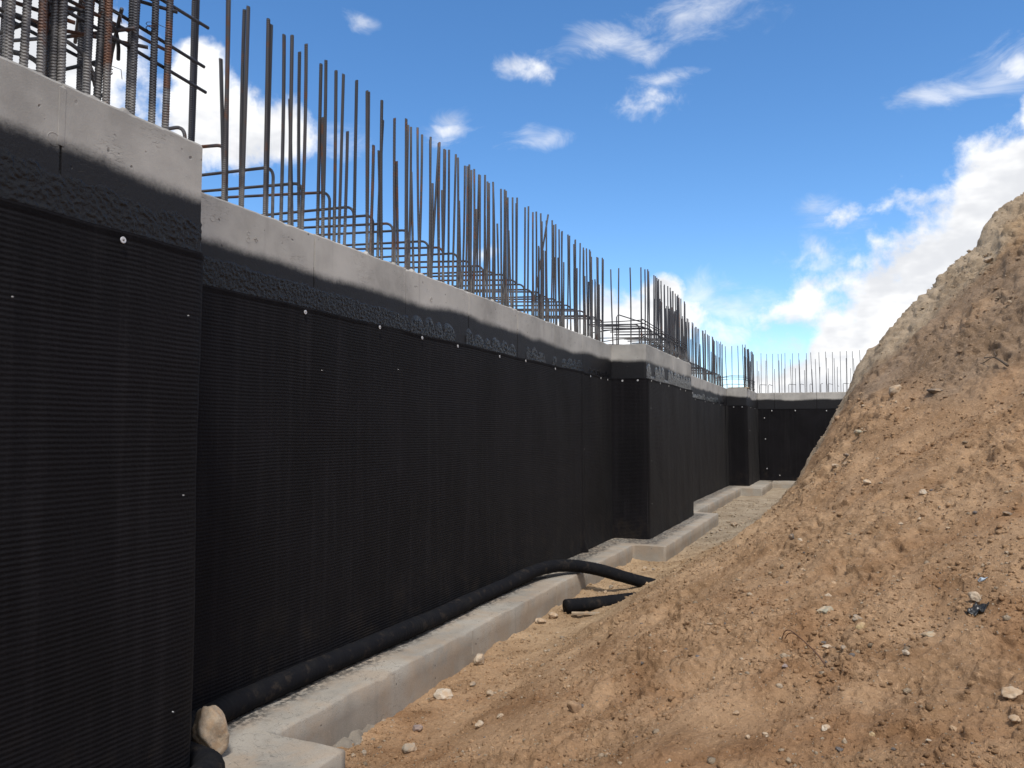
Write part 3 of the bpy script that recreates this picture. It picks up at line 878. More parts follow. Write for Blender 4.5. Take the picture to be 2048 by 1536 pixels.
lap_near = [(-3.40, 3.53, -0.05), (-3.40, 3.86, 0.0), (-3.40, 4.145, -0.04), (-3.40, 4.46, 0.01), (-3.40, 4.73, -0.035), (-3.40, 5.044, 0.015), (-3.40, 5.254, -0.05), (-3.40, 5.463, 0.02), (-3.41, 5.76, -0.03), (-3.40, 6.02, 0.03), (-3.41, 6.3, -0.02),
            (-3.40, 6.62, 0.02), (-3.42, 6.95, -0.03), (-3.4, 7.22, 0.02), (-3.41, 7.55, -0.02), (-3.4, 7.85, 0.03)]
for i, (x, y, ly) in enumerate(lap_near):
    me = LAP_N[i % 2] if y < 5.6 else LAP_F[i % 2]
    bar(me, x, y+ly*0.5, lean=(ly*0.9, G(0, 0.01)))
y = 5.62
while y < 8.4:
    bar(TALL_F[rnd.randrange(3)], -3.395+G(0, 0.02), y, lean=(G(0, 0.009), G(0, 0.007)), dz=G(0, 0.02)-0.01)
    y += rnd.uniform(0.13, 0.2)
bar(TALL_N[1], -3.40, 5.16, lean=(0.085, 0.0), dz=-0.11)           # a few that were bumped
bar(TALL_F[0], -3.42, 6.05, lean=(0.05, 0.0), dz=-0.06)
bar(TALL_F[0], -3.40, 8.42, lean=(0.16, 0.0), dz=-0.06)
y = 8.45
while y < 11.45:
    bar(TALL_F[rnd.randrange(3)], -3.38+G(0, 0.02), y, lean=(G(0, 0.007), G(0, 0.006)), dz=G(0, 0.02)-0.01)
    if rnd.random() < 0.75:
        bar(LAP_F[rnd.randrange(2)], -3.41+G(0, 0.015), y+rnd.uniform(0.03, 0.12), lean=(G(0, 0.011), G(0, 0.008)), dz=G(0, 0.02))
    y += rnd.uniform(0.085, 0.145)
hy = [3.21, 3.527, 3.951, 4.241, 4.581, 4.883, 5.144, 5.404, 5.684, 6.004, 6.296]
while hy[-1] < 11.2:
    hy.append(hy[-1]+rnd.uniform(0.26, 0.31))
for i, y in enumerate(hy):
    link('hooked_dowel', HOOKS[i % 3], panel_at(y), (-3.42+G(0, 0.008), y, Z_TOP+G(0, 0.012)), (0, 0, G(0, 0.03)))
# second pilaster: close-set bars along its face and end
y = PIL2[0]+0.08
while y < PIL2[1]:
    bar(TALL_F[rnd.randrange(3)], -2.84+G(0, 0.012), y, lean=(G(0, 0.008), G(0, 0.006)), dz=-0.10+G(0, 0.015))
    if rnd.random() < 0.6:
        bar(LAP_F[rnd.randrange(2)], -2.86+G(0, 0.02), y+rnd.uniform(0.02, 0.1), lean=(G(0, 0.012), G(0, 0.01)), dz=-0.06+G(0, 0.03))
    y += rnd.uniform(0.115, 0.16)
for x in (-3.02, -3.22, -3.30):
    bar(TALL_F[rnd.randrange(3)], x, PIL2[0]+0.10, lean=(G(0, 0.01), G(0, 0.01)), dz=-0.1)
HOOKS2 = [hook_mesh(RB, 0.36, 0.8, -0.02), hook_mesh(RB, 0.33, 0.75, -0.05)]
y = PIL2[0]+0.15
while y < PIL2[1]-0.1:
    link('hooked_dowel', HOOKS2[rnd.randrange(2)], panel_at(y), (-2.88+G(0, 0.01), y, Z_TOP+G(0, 0.01)), (0, 0, G(0, 0.04)))
    y += 0.29


def path_bar(name, pts, r, mat, parent, per=6, smooth_path=False, sides=7):
    v, f = tube(spline(pts, per) if smooth_path else pts, r, sides)
    return mesh_obj(name, v, f, mat, parent, smooth=True)


pp = panel_at(12.0)
for z in (3.28, 3.30, 3.44, 3.50, 3.555):
    path_bar('tie_bar', [(-2.80, PIL2[0]+0.07+G(0, .01), z+G(0, .006)), (-3.2, PIL2[0]+0.06, z), (-3.62, PIL2[0]+0.05+G(0, .03), z-0.02+G(0, .02))], 0.0075, M_BAR, pp)
    path_bar('tie_bar', [(-2.815, PIL2[0]+0.04, z+0.01), (-2.815, PIL2[0]+1.6, z+G(0, .012)), (-2.82, PIL2[1]-0.1, z+G(0, .012))], 0.0075, M_BAR, pp)
path_bar('tie_bar', [(-3.22, PIL2[0]+0.02, Z_TOP-0.05), (-3.22, PIL2[0]+0.02, 3.62), (-3.20, PIL2[0]+0.03, 3.66), (-3.0, PIL2[0]+0.12, 3.59), (-2.86, PIL2[0]+0.18, 3.54)], 0.009, M_BAR, pp)
# wall beyond, third pilaster
y = PIL2[1]+0.1
while y < PIL3[0]-0.1:
    bar(TALL_F[rnd.randrange(3)], -3.38+G(0, 0.02), y, lean=(G(0, 0.01), G(0, 0.008)), dz=G(0, 0.02))
    if rnd.random() < 0.42:
        bar(LAP_F[rnd.randrange(2)], -3.41+G(0, 0.015), y+rnd.uniform(0.03, 0.12), lean=(G(0, 0.015), G(0, 0.01)))
    y += rnd.uniform(0.15, 0.23)
y = PIL2[1]+0.2
while y < PIL3[0]-0.2:
    link('hooked_dowel', HOOKS[rnd.randrange(3)], panel_at(y), (-3.42, y, Z_TOP+G(0, 0.01)), (0, 0, G(0, 0.03)))
    y += 0.32
y = PIL3[0]+0.1
while y < PIL3[1]-0.05:
    bar(TALL_F[rnd.randrange(3)], -2.80+G(0, 0.012), y, lean=(G(0, 0.008), G(0, 0.006)), dz=G(0, 0.03))
    if rnd.random() < 0.45:
        bar(LAP_F[rnd.randrange(2)], -2.82+G(0, 0.012), y+0.06, lean=(G(0, 0.01), G(0, 0.01)), dz=0.1)
    y += rnd.uniform(0.11, 0.15)
for x in (-2.95, -3.15, -3.3):
    bar(TALL_F[rnd.randrange(3)], x, PIL3[0]+0.10, lean=(G(0, 0.01), G(0, 0.01)))
pp = panel_at(24.6)
for z in (3.30, 3.46, 3.52, 3.56):
    path_bar('tie_bar', [(-2.78, PIL3[0]+0.07, z), (-3.2, PIL3[0]+0.06, z+0.02), (-3.65, PIL3[0]+0.05, z+G(0, .03))], 0.008, M_BAR, pp)
    path_bar('tie_bar', [(-2.775, PIL3[0]+0.04, z+0.01), (-2.775, PIL3[0]+1.6, z+G(0, .012)), (-2.78, PIL3[1]-0.1, z)], 0.008, M_BAR, pp)

# near pilaster: bundled thick bars and a tangle of ties
BIG = [bar_mesh('rebar', 1.75, 0.0152, True, b, i, m, 1.10) for i, (b, m) in enumerate(((0.0, M_BAR), (0.012, M_RUST), (-0.01, M_BAR)))]
bund = [(1.60, 2), (1.72, 2), (1.83, 2), (1.89, 1), (1.965, 2), (2.05, 3), (2.165, 2), (2.25, 2), (2.38, 3), (2.49, 1), (2.57, 1)]
for i, (y, n) in enumerate(bund):
    for k in range(n):
        bar(BIG[(i+k) % 3], -2.86-0.030*k+G(0, 0.004), y+0.018*k*(-1)**i, lean=(G(0, 0.008), G(0, 0.008)), dz=0)
for y in (1.75, 2.0, 2.22, 2.44):
    bar(BIG[rnd.randrange(3)], -3.22+G(0, 0.02), y, lean=(G(0, 0.012), G(0, 0.01)))
    bar(BIG[rnd.randrange(3)], -3.60+G(0, 0.02), y+0.1, lean=(G(0, 0.012), G(0, 0.01)))
pp = panel_at(2.4)
TIE = 0.0085
ties = [  # z at the free end, x, far end y, drop along the run, rusty
    (3.515, -2.885, 2.83, 0.02, 0), (3.655, -2.91, 2.84, 0.015, 0), (3.86, -2.90, 2.85, 0.0, 0), (3.70, -3.02, 2.72, -0.02, 1), (3.93, -3.05, 2.66, -0.03, 1), (4.05, -2.89, 2.80, 0.0, 0), (4.0, -3.2, 2.7, 0.01, 1), (3.60, -3.3, 2.6, 0.02, 0)]
for z, x, ye, dr, ru in ties:
    path_bar('tie_bar', [(x, ye, z), (x+G(0, .008), ye-0.5, z+dr+G(0, .008)), (x-0.01, ye-1.0, z+dr*2), (x-0.02, ye-1.7, z+dr*3)], TIE, M_RUST if ru else M_BAR, pp)
for z, y0, x0, x1 in ((3.66, 1.98, -2.83, -3.6), (3.60, 2.36, -2.83, -3.5), (3.83, 2.2, -2.84, -3.5), (3.45, 2.3, -2.95, -3.6), (3.78, 1.8, -2.83, -3.5), (3.28, 2.28, -2.9, -3.5), (3.9, 2.45, -2.85, -3.6), (3.4, 1.9, -2.85, -3.5)):
    path_bar('tie_bar', [(x0, y0, z), ((x0+x1)/2, y0+G(0, .05), z+G(0, .01)), (x1, y0+G(0, .08), z+G(0, .02))], TIE, M_RUST if rnd.random() < .5 else M_BAR, pp)
for (p0, p1) in (((-2.84, 2.60, 3.80), (-3.35, 2.05, 3.92)), ((-2.85, 2.45, 3.56), (-3.3, 1.9, 3.62)), ((-2.9, 2.2, 3.90), (-3.4, 2.5, 3.72)), ((-2.84, 2.3, 3.66), (-3.3, 2.6, 3.5)), ((-2.95, 1.8, 3.85), (-3.3, 2.4, 3.80)), ((-2.86, 2.1, 3.5), (-3.2, 1.6, 3.6))):
    path_bar('tie_bar', [p0, tuple((a+b)/2+G(0, .015) for a, b in zip(p0, p1)), p1], TIE, M_RUST, pp)
# bent ends and loops of tie bar
path_bar('tie_bar', [(-2.90, 1.72, Z_TOP-0.03), (-2.90, 1.73, 3.36), (-2.90, 1.70, 3.50), (-2.93, 1.62, 3.56), (-2.96, 1.50, 3.57)], 0.0145, M_BAR, pp, smooth_path=True)
path_bar('tie_bar', [(-2.92, 2.03, Z_TOP-0.03), (-2.92, 2.03, 3.24), (-2.94, 1.99, 3.31), (-3.0, 1.90, 3.32), (-3.2, 1.7, 3.31)], 0.0105, M_BAR, pp, smooth_path=True)
path_bar('tie_bar', [(-2.93, 1.70, 3.43), (-2.92, 2.0, 3.44), (-2.90, 2.14, 3.42), (-2.89, 2.20, 3.36), (-2.90, 2.23, 3.30), (-2.93, 2.25, 3.33), (-2.96, 2.20, 3.40)], TIE, M_BAR, pp, smooth_path=True)
path_bar('tie_bar', [(-3.1, 1.85, 3.62), (-2.96, 2.10, 3.60), (-2.885, 2.22, 3.60), (-2.885, 2.30, 3.585), (-2.93, 2.36, 3.55), (-3.0, 2.42, 3.52)], TIE, M_RUST, pp, smooth_path=True)
for (y, z) in ((2.25, 3.60), (2.26, 3.36), (2.25, 3.72), (2.40, 3.80), (2.49, 3.66), (2.165, 3.62), (1.965, 3.6)):   # wire wrapped at the crossings
    w = []
    for k in range(26):
        a = k*0.75
        w.append((-2.865+0.026*math.cos(a)-0.01, y+0.026*math.sin(a), z+0.0012*k+0.006*math.sin(a*0.5)))
    w += [(-2.82, y+0.03, z+0.02), (-2.80, y+0.02, z-0.03)]
    path_bar('tie_wire', w, 0.0016, M_RUST, pp, sides=4)

# end wall bars: tall ones, laps and small bent dowels
ET = [-2.58, -2.39, -2.22, -2.01, -1.92, -1.82, -1.58, -1.36, -1.13, -0.96, -0.72, -0.5, -0.33, -0.08, 0.12, 0.31, 0.54, 0.76, 0.98, 1.2, 1.45, 1.7, 1.95]
ES = [-2.74, -2.64, -2.44, -2.14, -1.99, -1.83, -1.61, -1.48, -1.33, -1.19, -1.16, -0.94, -0.84, -0.73, -0.53, -0.45, -0.26, -0.18, 0.09, 0.23, 0.35, 0.6, 0.85, 1.1]
THIN_T = bar_mesh('rebar', 1.40, 0.0085, False, 0.008, 1); THIN_S = bar_mesh('rebar', 1.18, 0.0085, False, 0.006, 2); THIN_U = bar_mesh('rebar', 0.86, 0.0085, False, -0.006, 3)


def epan(s):
    for i in range(len(ej)-1):
        if -ej[i] <= s < -ej[i+1]:
            return EPAN[i]
    return EPAN[-1]


for x in ET:
    s = (x+2.72)/math.cos(END_ROT)
    link('rebar', THIN_T, epan(s), (-0.08+G(0, .012), s, Z_TOP-0.05+G(0, .015)), (G(0, .01), G(0, .012), 0))
for i, x in enumerate(ES):
    s = max(0.02, (x+2.72)/math.cos(END_ROT))
    link('rebar', (THIN_S, THIN_U)[i % 2], epan(s), (-0.09+G(0, .012), s, Z_TOP-0.05+G(0, .02)), (G(0, .015), G(0, .012), 0))
for x, dx in ((-2.62, 0.22), (-2.34, 0.12), (-1.7, 0.24), (-1.33, 0.12), (-1.03, 0.06), (-0.69, 0.07), (-0.47, 0.16), (0.0, 0.18), (0.5, 0.16)):
    s = (x+2.72)/math.cos(END_ROT)
    path_bar('bent_dowel', [(-0.1, s, Z_TOP-0.04), (-0.1, s, Z_TOP+0.27), (-0.1, s+0.02, Z_TOP+0.29), (-0.14, s+dx, Z_TOP+0.27+G(0, .015))], 0.0085, M_BAR, epan(s))


# ------------------------------------------------------------------ drainage mats
def round_path(pts, rad, step):
    """plan polyline with rounded corners, resampled"""
    out = [np.array(pts[0], float)]
    for i in range(1, len(pts)-1):
        p, a, b = (np.array(q, float) for q in (pts[i], pts[i-1], pts[i+1]))
        da = (a-p)/np.linalg.norm(a-p); db = (b-p)/np.linalg.norm(b-p)
        for t in np.linspace(0, 1, 7):
            out.append((1-t)**2*(p+da*rad)+2*t*(1-t)*p+t*t*(p+db*rad))
    out.append(np.array(pts[-1], float))
    P = np.array(out); s = np.concatenate([[0], np.cumsum(np.linalg.norm(np.diff(P, axis=0), axis=1))])
    n = int(s[-1]/step); u = np.linspace(0, s[-1], n)
    return u, np.stack([np.interp(u, s, P[:, 0]), np.interp(u, s, P[:, 1])], 1)


def mat_sheet(label, pts, seed, step=0.04, z0=Z_FOOT+0.004, z1=Z_MAT, curl_end=False, parent=None, bulge=0.016, sag=0.0, rad=0.09):
    u, P = round_path(pts, rad, step)
    zs = np.concatenate([np.arange(z0, z1-0.03, 0.045), np.linspace(z1-0.03, z1, 5)])
    T = np.gradient(P, axis=0); T /= np.linalg.norm(T, axis=1)[:, None]
    N = np.stack([T[:, 1], -T[:, 0]], 1)
    U, Zz = np.meshgrid(u, zs, indexing='ij')
    top = 0.010*pn(u*0.9, u*0, seed+1)+0.004*pn(u*4, u*0, seed+2) - sag*np.sin(u/u[-1]*math.pi)
    f = (Zz-z0)/(z1-z0)
    Zf = Zz+f*top[:, None]
    d = bulge*(np.abs(pn(U*0.8, Zz*0.6, seed+3))+0.5*pn(U*2.2, Zz*1.0, seed+4))+0.002*pn(U*9, Zz*9, seed+5)
    d = d+0.006*np.exp(-((Zz-(z1-0.012))/0.010)**2)               # rolled hem
    d = d+0.012*np.exp(-((Zz-z0)/0.06)**2)*np.clip(pn(U*1.7, U*0, seed+6)+0.3, 0, 1)
    if curl_end:
        d = d+0.05*np.exp(-((u[-1]-U)/0.06)**2)*np.exp(-((Zz-z0)/0.14)**2)+0.022*np.exp(-((u[-1]-U)/0.035)**2)
    d = np.maximum(d, 0.0)
    X = P[:, 0][:, None]+N[:, 0][:, None]*d; Y = P[:, 1][:, None]+N[:, 1][:, None]*d
    V = np.stack([X, Y, Zf], -1).reshape(-1, 3)
    nu, nv = len(u), len(zs)
    F = grid_faces(nu, nv)
    # back face and rim, 12 mm behind
    Vb = np.stack([X-N[:, 0][:, None]*0.012, Y-N[:, 1][:, None]*0.012, Zf-0.001], -1).reshape(-1, 3)
    nb = nu*nv
    i = np.arange(nu-1); j = np.arange(nv-1)
    rim = np.concatenate([np.stack([i*nv+nv-1, (i+1)*nv+nv-1, nb+(i+1)*nv+nv-1, nb+i*nv+nv-1], 1)[:, ::-1],
                          np.stack([(nu-1)*nv+j, (nu-1)*nv+j+1, nb+(nu-1)*nv+j+1, nb+(nu-1)*nv+j], 1)[:, ::-1],
                          np.stack([j, j+1, nb+j+1, nb+j], 1)])
    o = mesh_obj('drainage_mat', np.vstack([V, Vb]), np.vstack([F, rim]), M_MAT, parent, smooth=True)
    uv = o.data.uv_layers.new(name='UVMap')
    li = np.empty(len(o.data.loops), np.int32); o.data.loops.foreach_get('vertex_index', li)
    UV = np.stack([np.tile(U.ravel(), 2), np.tile(Zz.ravel(), 2)], 1)
    uv.data.foreach_set('uv', UV[li].astype(np.float32).ravel())
    tag(o, label, 'drainage mat')
    return o, (u, P, N)


def washer_mesh():
    V, Fc = [], []
    n = 14
    for x, r in ((-0.002, 0.0132), (0.0012, 0.0140), (0.0022, 0.0120), (0.0016, 0.004), (0.0050, 0.0038), (0.0056, 0.0025)):
        for k in range(n):
            a = 2*math.pi*k/n
            V.append((x, r*math.cos(a), r*math.sin(a)))
    for i in range(5):
        for k in range(n):
            Fc.append((i*n+k, i*n+(k+1) % n, (i+1)*n+(k+1) % n, (i+1)*n+k))
    Fc.append(tuple(range(5*n, 6*n)))
    me = bpy.data.meshes.new('washer'); me.from_pydata(V, [], Fc); me.update(); me.materials.append(M_WASH)
    me.materials.append(M_NAIL)
    for p in me.polygons:
        if p.index >= 3*n:
            p.material_index = 1
    return me


WASH = washer_mesh()
mat1, _ = mat_sheet('black ribbed drainage mat round the near pilaster and along the pipe', [(-2.735, -1.3), (-2.735, 2.725), (-3.277, 2.725), (-3.277, 9.99)], 80, curl_end=True)
mat2, _ = mat_sheet('black drainage mat wrapped round the pilaster with the stepped footing block', [(-3.283, 9.90), (-3.283, 11.525), (-2.737, 11.525), (-2.737, 15.345), (-3.28, 15.345), (-3.28, 23.75)], 90, rad=0.11)
mat3, _ = mat_sheet('black drainage mat on the last pilaster beside the end wall', [(-3.272, 23.66), (-3.272, 24.275), (-2.70, 24.275), (-2.70, 27.36)], 100, bulge=0.025, rad=0.1)
d8 = (math.sin(END_ROT), math.cos(END_ROT))
mat4, _ = mat_sheet('black drainage mat hung on the end wall, creased towards its lower corner', [(-2.70, 27.395), (-2.70+9*math.cos(END_ROT), 27.395+9*math.sin(END_ROT))], 110, bulge=0.04, z1=Z_MAT-0.02)


def washers(parent, spots, tilt=0.0):
    for (x, y, z, ang) in spots:
        link('washer', WASH, parent, (x, y, z), (rnd.uniform(0, 6), tilt, ang))


def nails(parent, spots):
    for (x, y, z) in spots:
        o = link('nail', NAIL, parent, (x, y, z))


NAIL = WASH.copy(); NAIL.name = 'nail'
NAIL.transform(Matrix.Diagonal((1.6, 0.20, 0.20, 1.0)))
washers(mat1, [(-2.716, 2.242, 2.615, 0), (-2.716, 1.3, 2.61, 0)])
nails(mat1, [(-2.714, 1.792, 2.305), (-2.714, 2.593, 2.35), (-2.714, 2.593, 1.543), (-2.714, 2.567, 0.61), (-3.256, 4.28, 2.245), (-3.256, 5.256, 2.325)])
washers(mat1, [(-3.258, y, z, 0) for y, z in ((4.10, 2.618), (4.99, 2.63), (5.637, 2.622), (6.29, 2.62), (7.23, 2.61), (7.94, 2.625), (8.9, 2.61))])
washers(mat2, [(-3.262, y, z, 0) for y, z in ((10.35, 2.615), (10.85, 2.62), (11.2, 2.62), (10.02, 1.6))])
nails(mat2, [(-3.262, 10.02, 0.9), (-2.714, 11.66, 2.2), (-2.714, 11.66, 1.4), (-2.714, 11.66, 0.75)])
washers(mat2, [(x, 11.508, 2.62, -math.pi/2) for x in (-3.12, -2.88)])
washers(mat2, [(-2.718, y, z, 0) for y, z in ((11.72, 2.62), (12.35, 2.62), (13.0, 2.615), (14.0, 2.61), (14.5, 2.61), (15.2, 2.60))])
washers(mat2, [(-3.26, y, 2.62, 0) for y in (16.3, 17.4, 18.6, 20.0, 21.4, 22.7)])
washers(mat3, [(x, 24.25, 2.61, -math.pi/2) for x in (-3.1, -2.85)]+[(-2.675, 25.0, 2.61, 0), (-2.675, 26.2, 2.61, 0), (-2.675, 24.6, 1.9, 0)])
ew = []
for x, z in ((-2.26, 2.57), (-1.52, 2.57), (-0.55, 2.56), (-2.5, 2.33), (-2.48, 1.62), (-2.45, 0.62), (-2.05, 0.40)):
    s = (x+2.70); ew.append((x+0.03*d8[0], 27.395+s*math.tan(END_ROT)-0.045, z, -math.pi/2+END_ROT))
for w in ew:
    o = link('washer', WASH, mat4, w[:3], (0, 0, w[3])); o.scale = (1.25, 1.25, 1.25)

# ------------------------------------------------------------------ drain pipes
PR = 0.069


def pipe(pts, label, seed, cap=True):
    path = spline(pts, 44); n = len(path); rad = []
    acc = 0.0
    for i, p in enumerate(path):
        acc += float(np.linalg.norm(np.array(p)-np.array(path[i-1]))) if i else 0.0
        rad.append(PR*(1+0.07*float(pn(np.array([acc*3.1]), np.array([seed*1.0]), 120)[0])+0.03*float(pn(np.array([acc*13]), np.array([seed*1.0]), 121)[0])+0.014*math.sin(acc*2*math.pi/0.034)))
    v, f = tube([tuple(p) for p in path], rad, 20)
    o = mesh_obj('drain_pipe', v, f, M_PIPE, None, smooth=True)
    return tag(o, label, 'drain pipe')


zc = Z_FOOT+PR
pipe([(-2.63, -1.0, zc), (-2.625, 1.0, zc), (-2.635, 2.3, zc), (-2.64, 2.6, zc), (-2.70, 2.77, zc), (-2.86, 2.825, zc), (-3.04, 2.86, zc), (-3.16, 3.02, zc), (-3.195, 3.35, zc), (-3.20, 3.9, zc), (-3.19, 4.4, zc), (-3.17, 4.98, zc+0.004), (-3.15, 5.3, zc+0.012), (-3.16, 5.7, zc),
      (-3.18, 6.4, zc), (-3.17, 7.1, zc+0.005), (-3.14, 7.7, zc+0.03), (-3.05, 8.12, zc+0.045), (-2.88, 8.40, zc+0.025), (-2.66, 8.60, zc-0.03), (-2.42, 8.74, zc-0.11), (-2.15, 8.85, zc-0.19), (-1.85, 8.92, zc-0.26)],
     'long black fabric-wrapped drain pipe lying on the footing against the wall', 1)
pipe([(-2.66, 7.54, PR-0.012), (-2.55, 7.66, PR-0.012), (-2.32, 7.82, PR), (-2.05, 7.95, PR+0.03), (-1.75, 8.05, PR+0.03)],
     'short cut end of black drain pipe poking out of the dirt below the footing', 2)


# ------------------------------------------------------------------ stones
def ico(sub):
    import bmesh
    bm = bmesh.new(); bmesh.ops.create_icosphere(bm, subdivisions=sub, radius=1.0)
    v = np.array([p.co[:] for p in bm.verts]); f = np.array([[q.index for q in p.verts] for p in bm.faces]); bm.free()
    return v, f


ICO3, ICO1, ICO2 = ico(4), ico(1), ico(2)


def rock_verts(size, seed, rough=0.16, base=None, facets=11):
    v, f = base or ICO3
    rg = np.random.default_rng(seed)
    d = np.ones(len(v))
    for k in range(facets):                                     # facets: planes cut the ball
        n = rg.normal(size=3); n /= np.linalg.norm(n); c = rg.uniform(0.55, 0.90)
        dt = v@n
        d = np.where(dt > 1e-3, np.minimum(d, c/np.maximum(dt, 1e-3)), d)
    o = rg.uniform(0, 50)
    d = d*(1+rough*pn(v[:, 0]*1.6+o, v[:, 1]*1.6+v[:, 2]*1.1, 131)+rough*0.45*pn(v[:, 0]*4+o, v[:, 2]*4+v[:, 1]*3, 132)+rough*0.2*pn(v[:, 1]*10+o, v[:, 2]*10+v[:, 0]*7, 133))
    return v*d[:, None]*np.array(size), f


def zat(x, y):
    return float(height(np.array([x]), np.array([y]))[0])


def stone(x, y, size, kind, label, seed, group=None, sink=0.25, z=None, rot=None, name='stone', cat='stone', rough=0.16, facets=11):
    v, f = rock_verts(size, seed, rough, facets=facets)
    r = random.Random(seed)
    zz = (zat(x, y) if z is None else z)+size[2]*(1-2*sink)
    o = mesh_obj(name, v, f, STONE[kind], None, smooth=True, loc=(x, y, zz), rot=rot or (r.uniform(-.2, .2), r.uniform(-.2, .2), r.uniform(0, 6.28)))
    return tag(o, label, cat, group)


ST = [
    (-2.745, 5.709, (.055, .045, .050), 'pale', 'blocky cream stone resting against the face of the concrete footing', 1, None, .12),
    (-2.66, 4.954, (.080, .065, .045), 'white', 'broad white-topped stone half buried beside the footing', 2, None, .35),
    (-2.54, 4.362, (.042, .036, .026), 'purple', 'purplish angular stone on red dirt near the footing', 3, None, .25),
    (-2.39, 4.03, (.045, .045, .035), 'grey', 'crumbly grey lump of dried mortar on the dirt by the footing step', 4, None, .3),
    (-2.58, 5.25, (.045, .026, .012), 'grey', 'thin flat grey stone lying on the trench floor', 5, None, .2),
    (-2.34, 5.03, (.028, .024, .028), 'tan', 'small tan cobble standing up on the trench floor', 6, None, .2),
    (-2.76, 7.11, (.065, .045, .032), 'tan', 'long tan stone beside the footing before the cut pipe', 7, None, .2),
    (-2.72, 7.324, (.055, .045, .038), 'tan', 'leaning tan stone in the red heap beside the cut pipe', 8, None, .2),
    (-2.60, 7.62, (.034, .03, .024), 'pale', 'small square pale stone touching the cut drain pipe', 9, None, .15),
    (-1.422, 4.163, (.042, .040, .038), 'brown', 'dark brown round clod of earth on the lower dirt slope', 10, None, .3),
    (-2.69, 3.89, (.022, .018, .015), 'grey', 'small grey pebble by the spilled grout at the footing step', 11, 'grey pebbles by the footing step', .2),
    (-2.655, 3.94, (.018, .018, .018), 'grey', 'small grey pebble by the spilled grout at the footing step', 12, 'grey pebbles by the footing step', .2),
    (-0.117, 4.44, (.050, .034, .024), 'green', 'flat grey-green stone lying on the brown slope', 14, None, .3),
    (0.031, 4.258, (.032, .026, .018), 'grey', 'smooth grey stone beside a dark crack, right of the flat grey-green one', 15, None, .3),
    (0.045, 4.12, (.026, .026, .028), 'yellow', 'yellow rounded cobble set in the brown slope', 16, None, .35),
    (0.517, 4.025, (.032, .028, .026), 'pale', 'pale round stone perched on black plastic scrap', 17, None, .05),
    (0.213, 3.703, (.019, .016, .015), 'white', 'small egg-shaped white stone among white crumbs', 18, None, .15),
    (0.319, 3.86, (.036, .030, .016), 'green', 'greenish stone nearly buried in the slope above the white egg-shaped one', 19, None, .4),
    (-0.027, 3.927, (.024, .020, .014), 'grey', 'small blue-grey stone beside the foot of the bent wire', 20, None, .3),
    (-0.277, 3.80, (.020, .018, .012), 'purple', 'small purple-grey stone under the bend of the rusty wire', 21, None, .3),
    (0.508, 3.178, (.034, .030, .022), 'tan', 'knobbly tan stone low on the slope near its right side', 22, None, .3),
    (0.062, 3.044, (.013, .012, .012), 'yellow', 'tiny yellow pointed stone at the foot of the slope', 23, None, .2),
    (0.798, 4.931, (.028, .024, .018), 'dark', 'smooth dark stone on the bare upper part of the brown slope', 24, None, .25),
    (-0.377, 6.099, (.025, .022, .025), 'dark', 'dark upright stone casting a shade on the sandy slope', 25, None, .2),
    (0.466, 8.219, (.085, .070, .070), 'tan', 'largest tan boulder bulging from the upper bank', 26, None, .4),
    (0.745, 7.718, (.100, .060, .022), 'dark', 'dark flat slab jutting from the upper bank', 27, None, .2),
    (0.124, 7.949, (.050, .040, .036), 'green', 'pale greenish oval stone stuck in the bank near its edge', 28, None, .25),
    (-0.094, 7.73, (.048, .036, .026), 'tan', 'tan wedge-shaped stone low on the bank near its edge', 29, None, .25),
    (0.009, 7.714, (.030, .026, .022), 'dark', 'dark stone paired with a grey one on the bank edge', 30, None, .2),
    (-0.004, 7.63, (.028, .024, .018), 'grey', 'grey stone directly below the dark one on the bank edge', 31, None, .25),
    (-0.073, 9.30, (.038, .036, .038), 'brown', 'brown earthen lump on the crest line against the black end wall', 32, None, .3),
    (1.432, 9.322, (.052, .040, .034), 'grey', 'grey chunk high up on the bank crest', 33, None, .25),
    (-2.033, 15.634, (.080, .060, .045), 'grey', 'largest grey stone on the gravel of the far trench floor', 34, None, .2),
]
for a in ST:
    stone(a[0], a[1], a[2], a[3], a[4], a[5], a[6], a[7])
# look-alikes told apart by place only
for i, (x, y, sz) in enumerate([(-2.178, 14.862, .042), (-2.253, 14.341, .042), (-1.939, 16.193, .04), (-2.20, 14.6, .035), (-2.12, 15.2, .04), (-2.25, 13.7, .03), (-1.9, 17.0, .045)]):
    stone(x, y, (sz, sz*.8, sz*.65), 'grey', 'small grey stone on the gravel strip along the far footing', 40+i, 'grey stones along the far footing', .2)
for i, (x, y, sz) in enumerate([(-2.51, 10.294, .037), (-2.58, 8.925, .035), (-2.573, 8.652, .034), (-2.357, 10.156, .027), (-2.62, 9.5, .03), (-2.45, 9.7, .025)]):
    stone(x, y, (sz, sz*.85, sz*.7), 'grey' if i % 2 else 'tan', 'rough stone on the sandy floor between the pipe and the footing block', 50+i, 'stones behind the arched pipe', .2)
LIGHT = ['small tan stone above the flat cream one, left of the brown clod', 'low flat cream stone on the dirt between footing and brown clod',
         'white stone beside the rusty wire, below the grey-green flat stone', 'tiny white chip on bare dirt in front of the rusty wire',
         'cream stone alone on the slope uphill of the flat grey-green stone', 'flat white stone at the foot of the slope below the wire',
         'tan stone just below the knobbly tan one at the slope foot', 'long cream sliver on the slope below the tan wedge-shaped stone',
         'long white sliver on the slope left of the smooth dark stone', 'round tan stone directly under the largest boulder on the bank',
         'cream stone on the slope below the long white sliver', 'upright white chip on the slope near the buried pipe end']
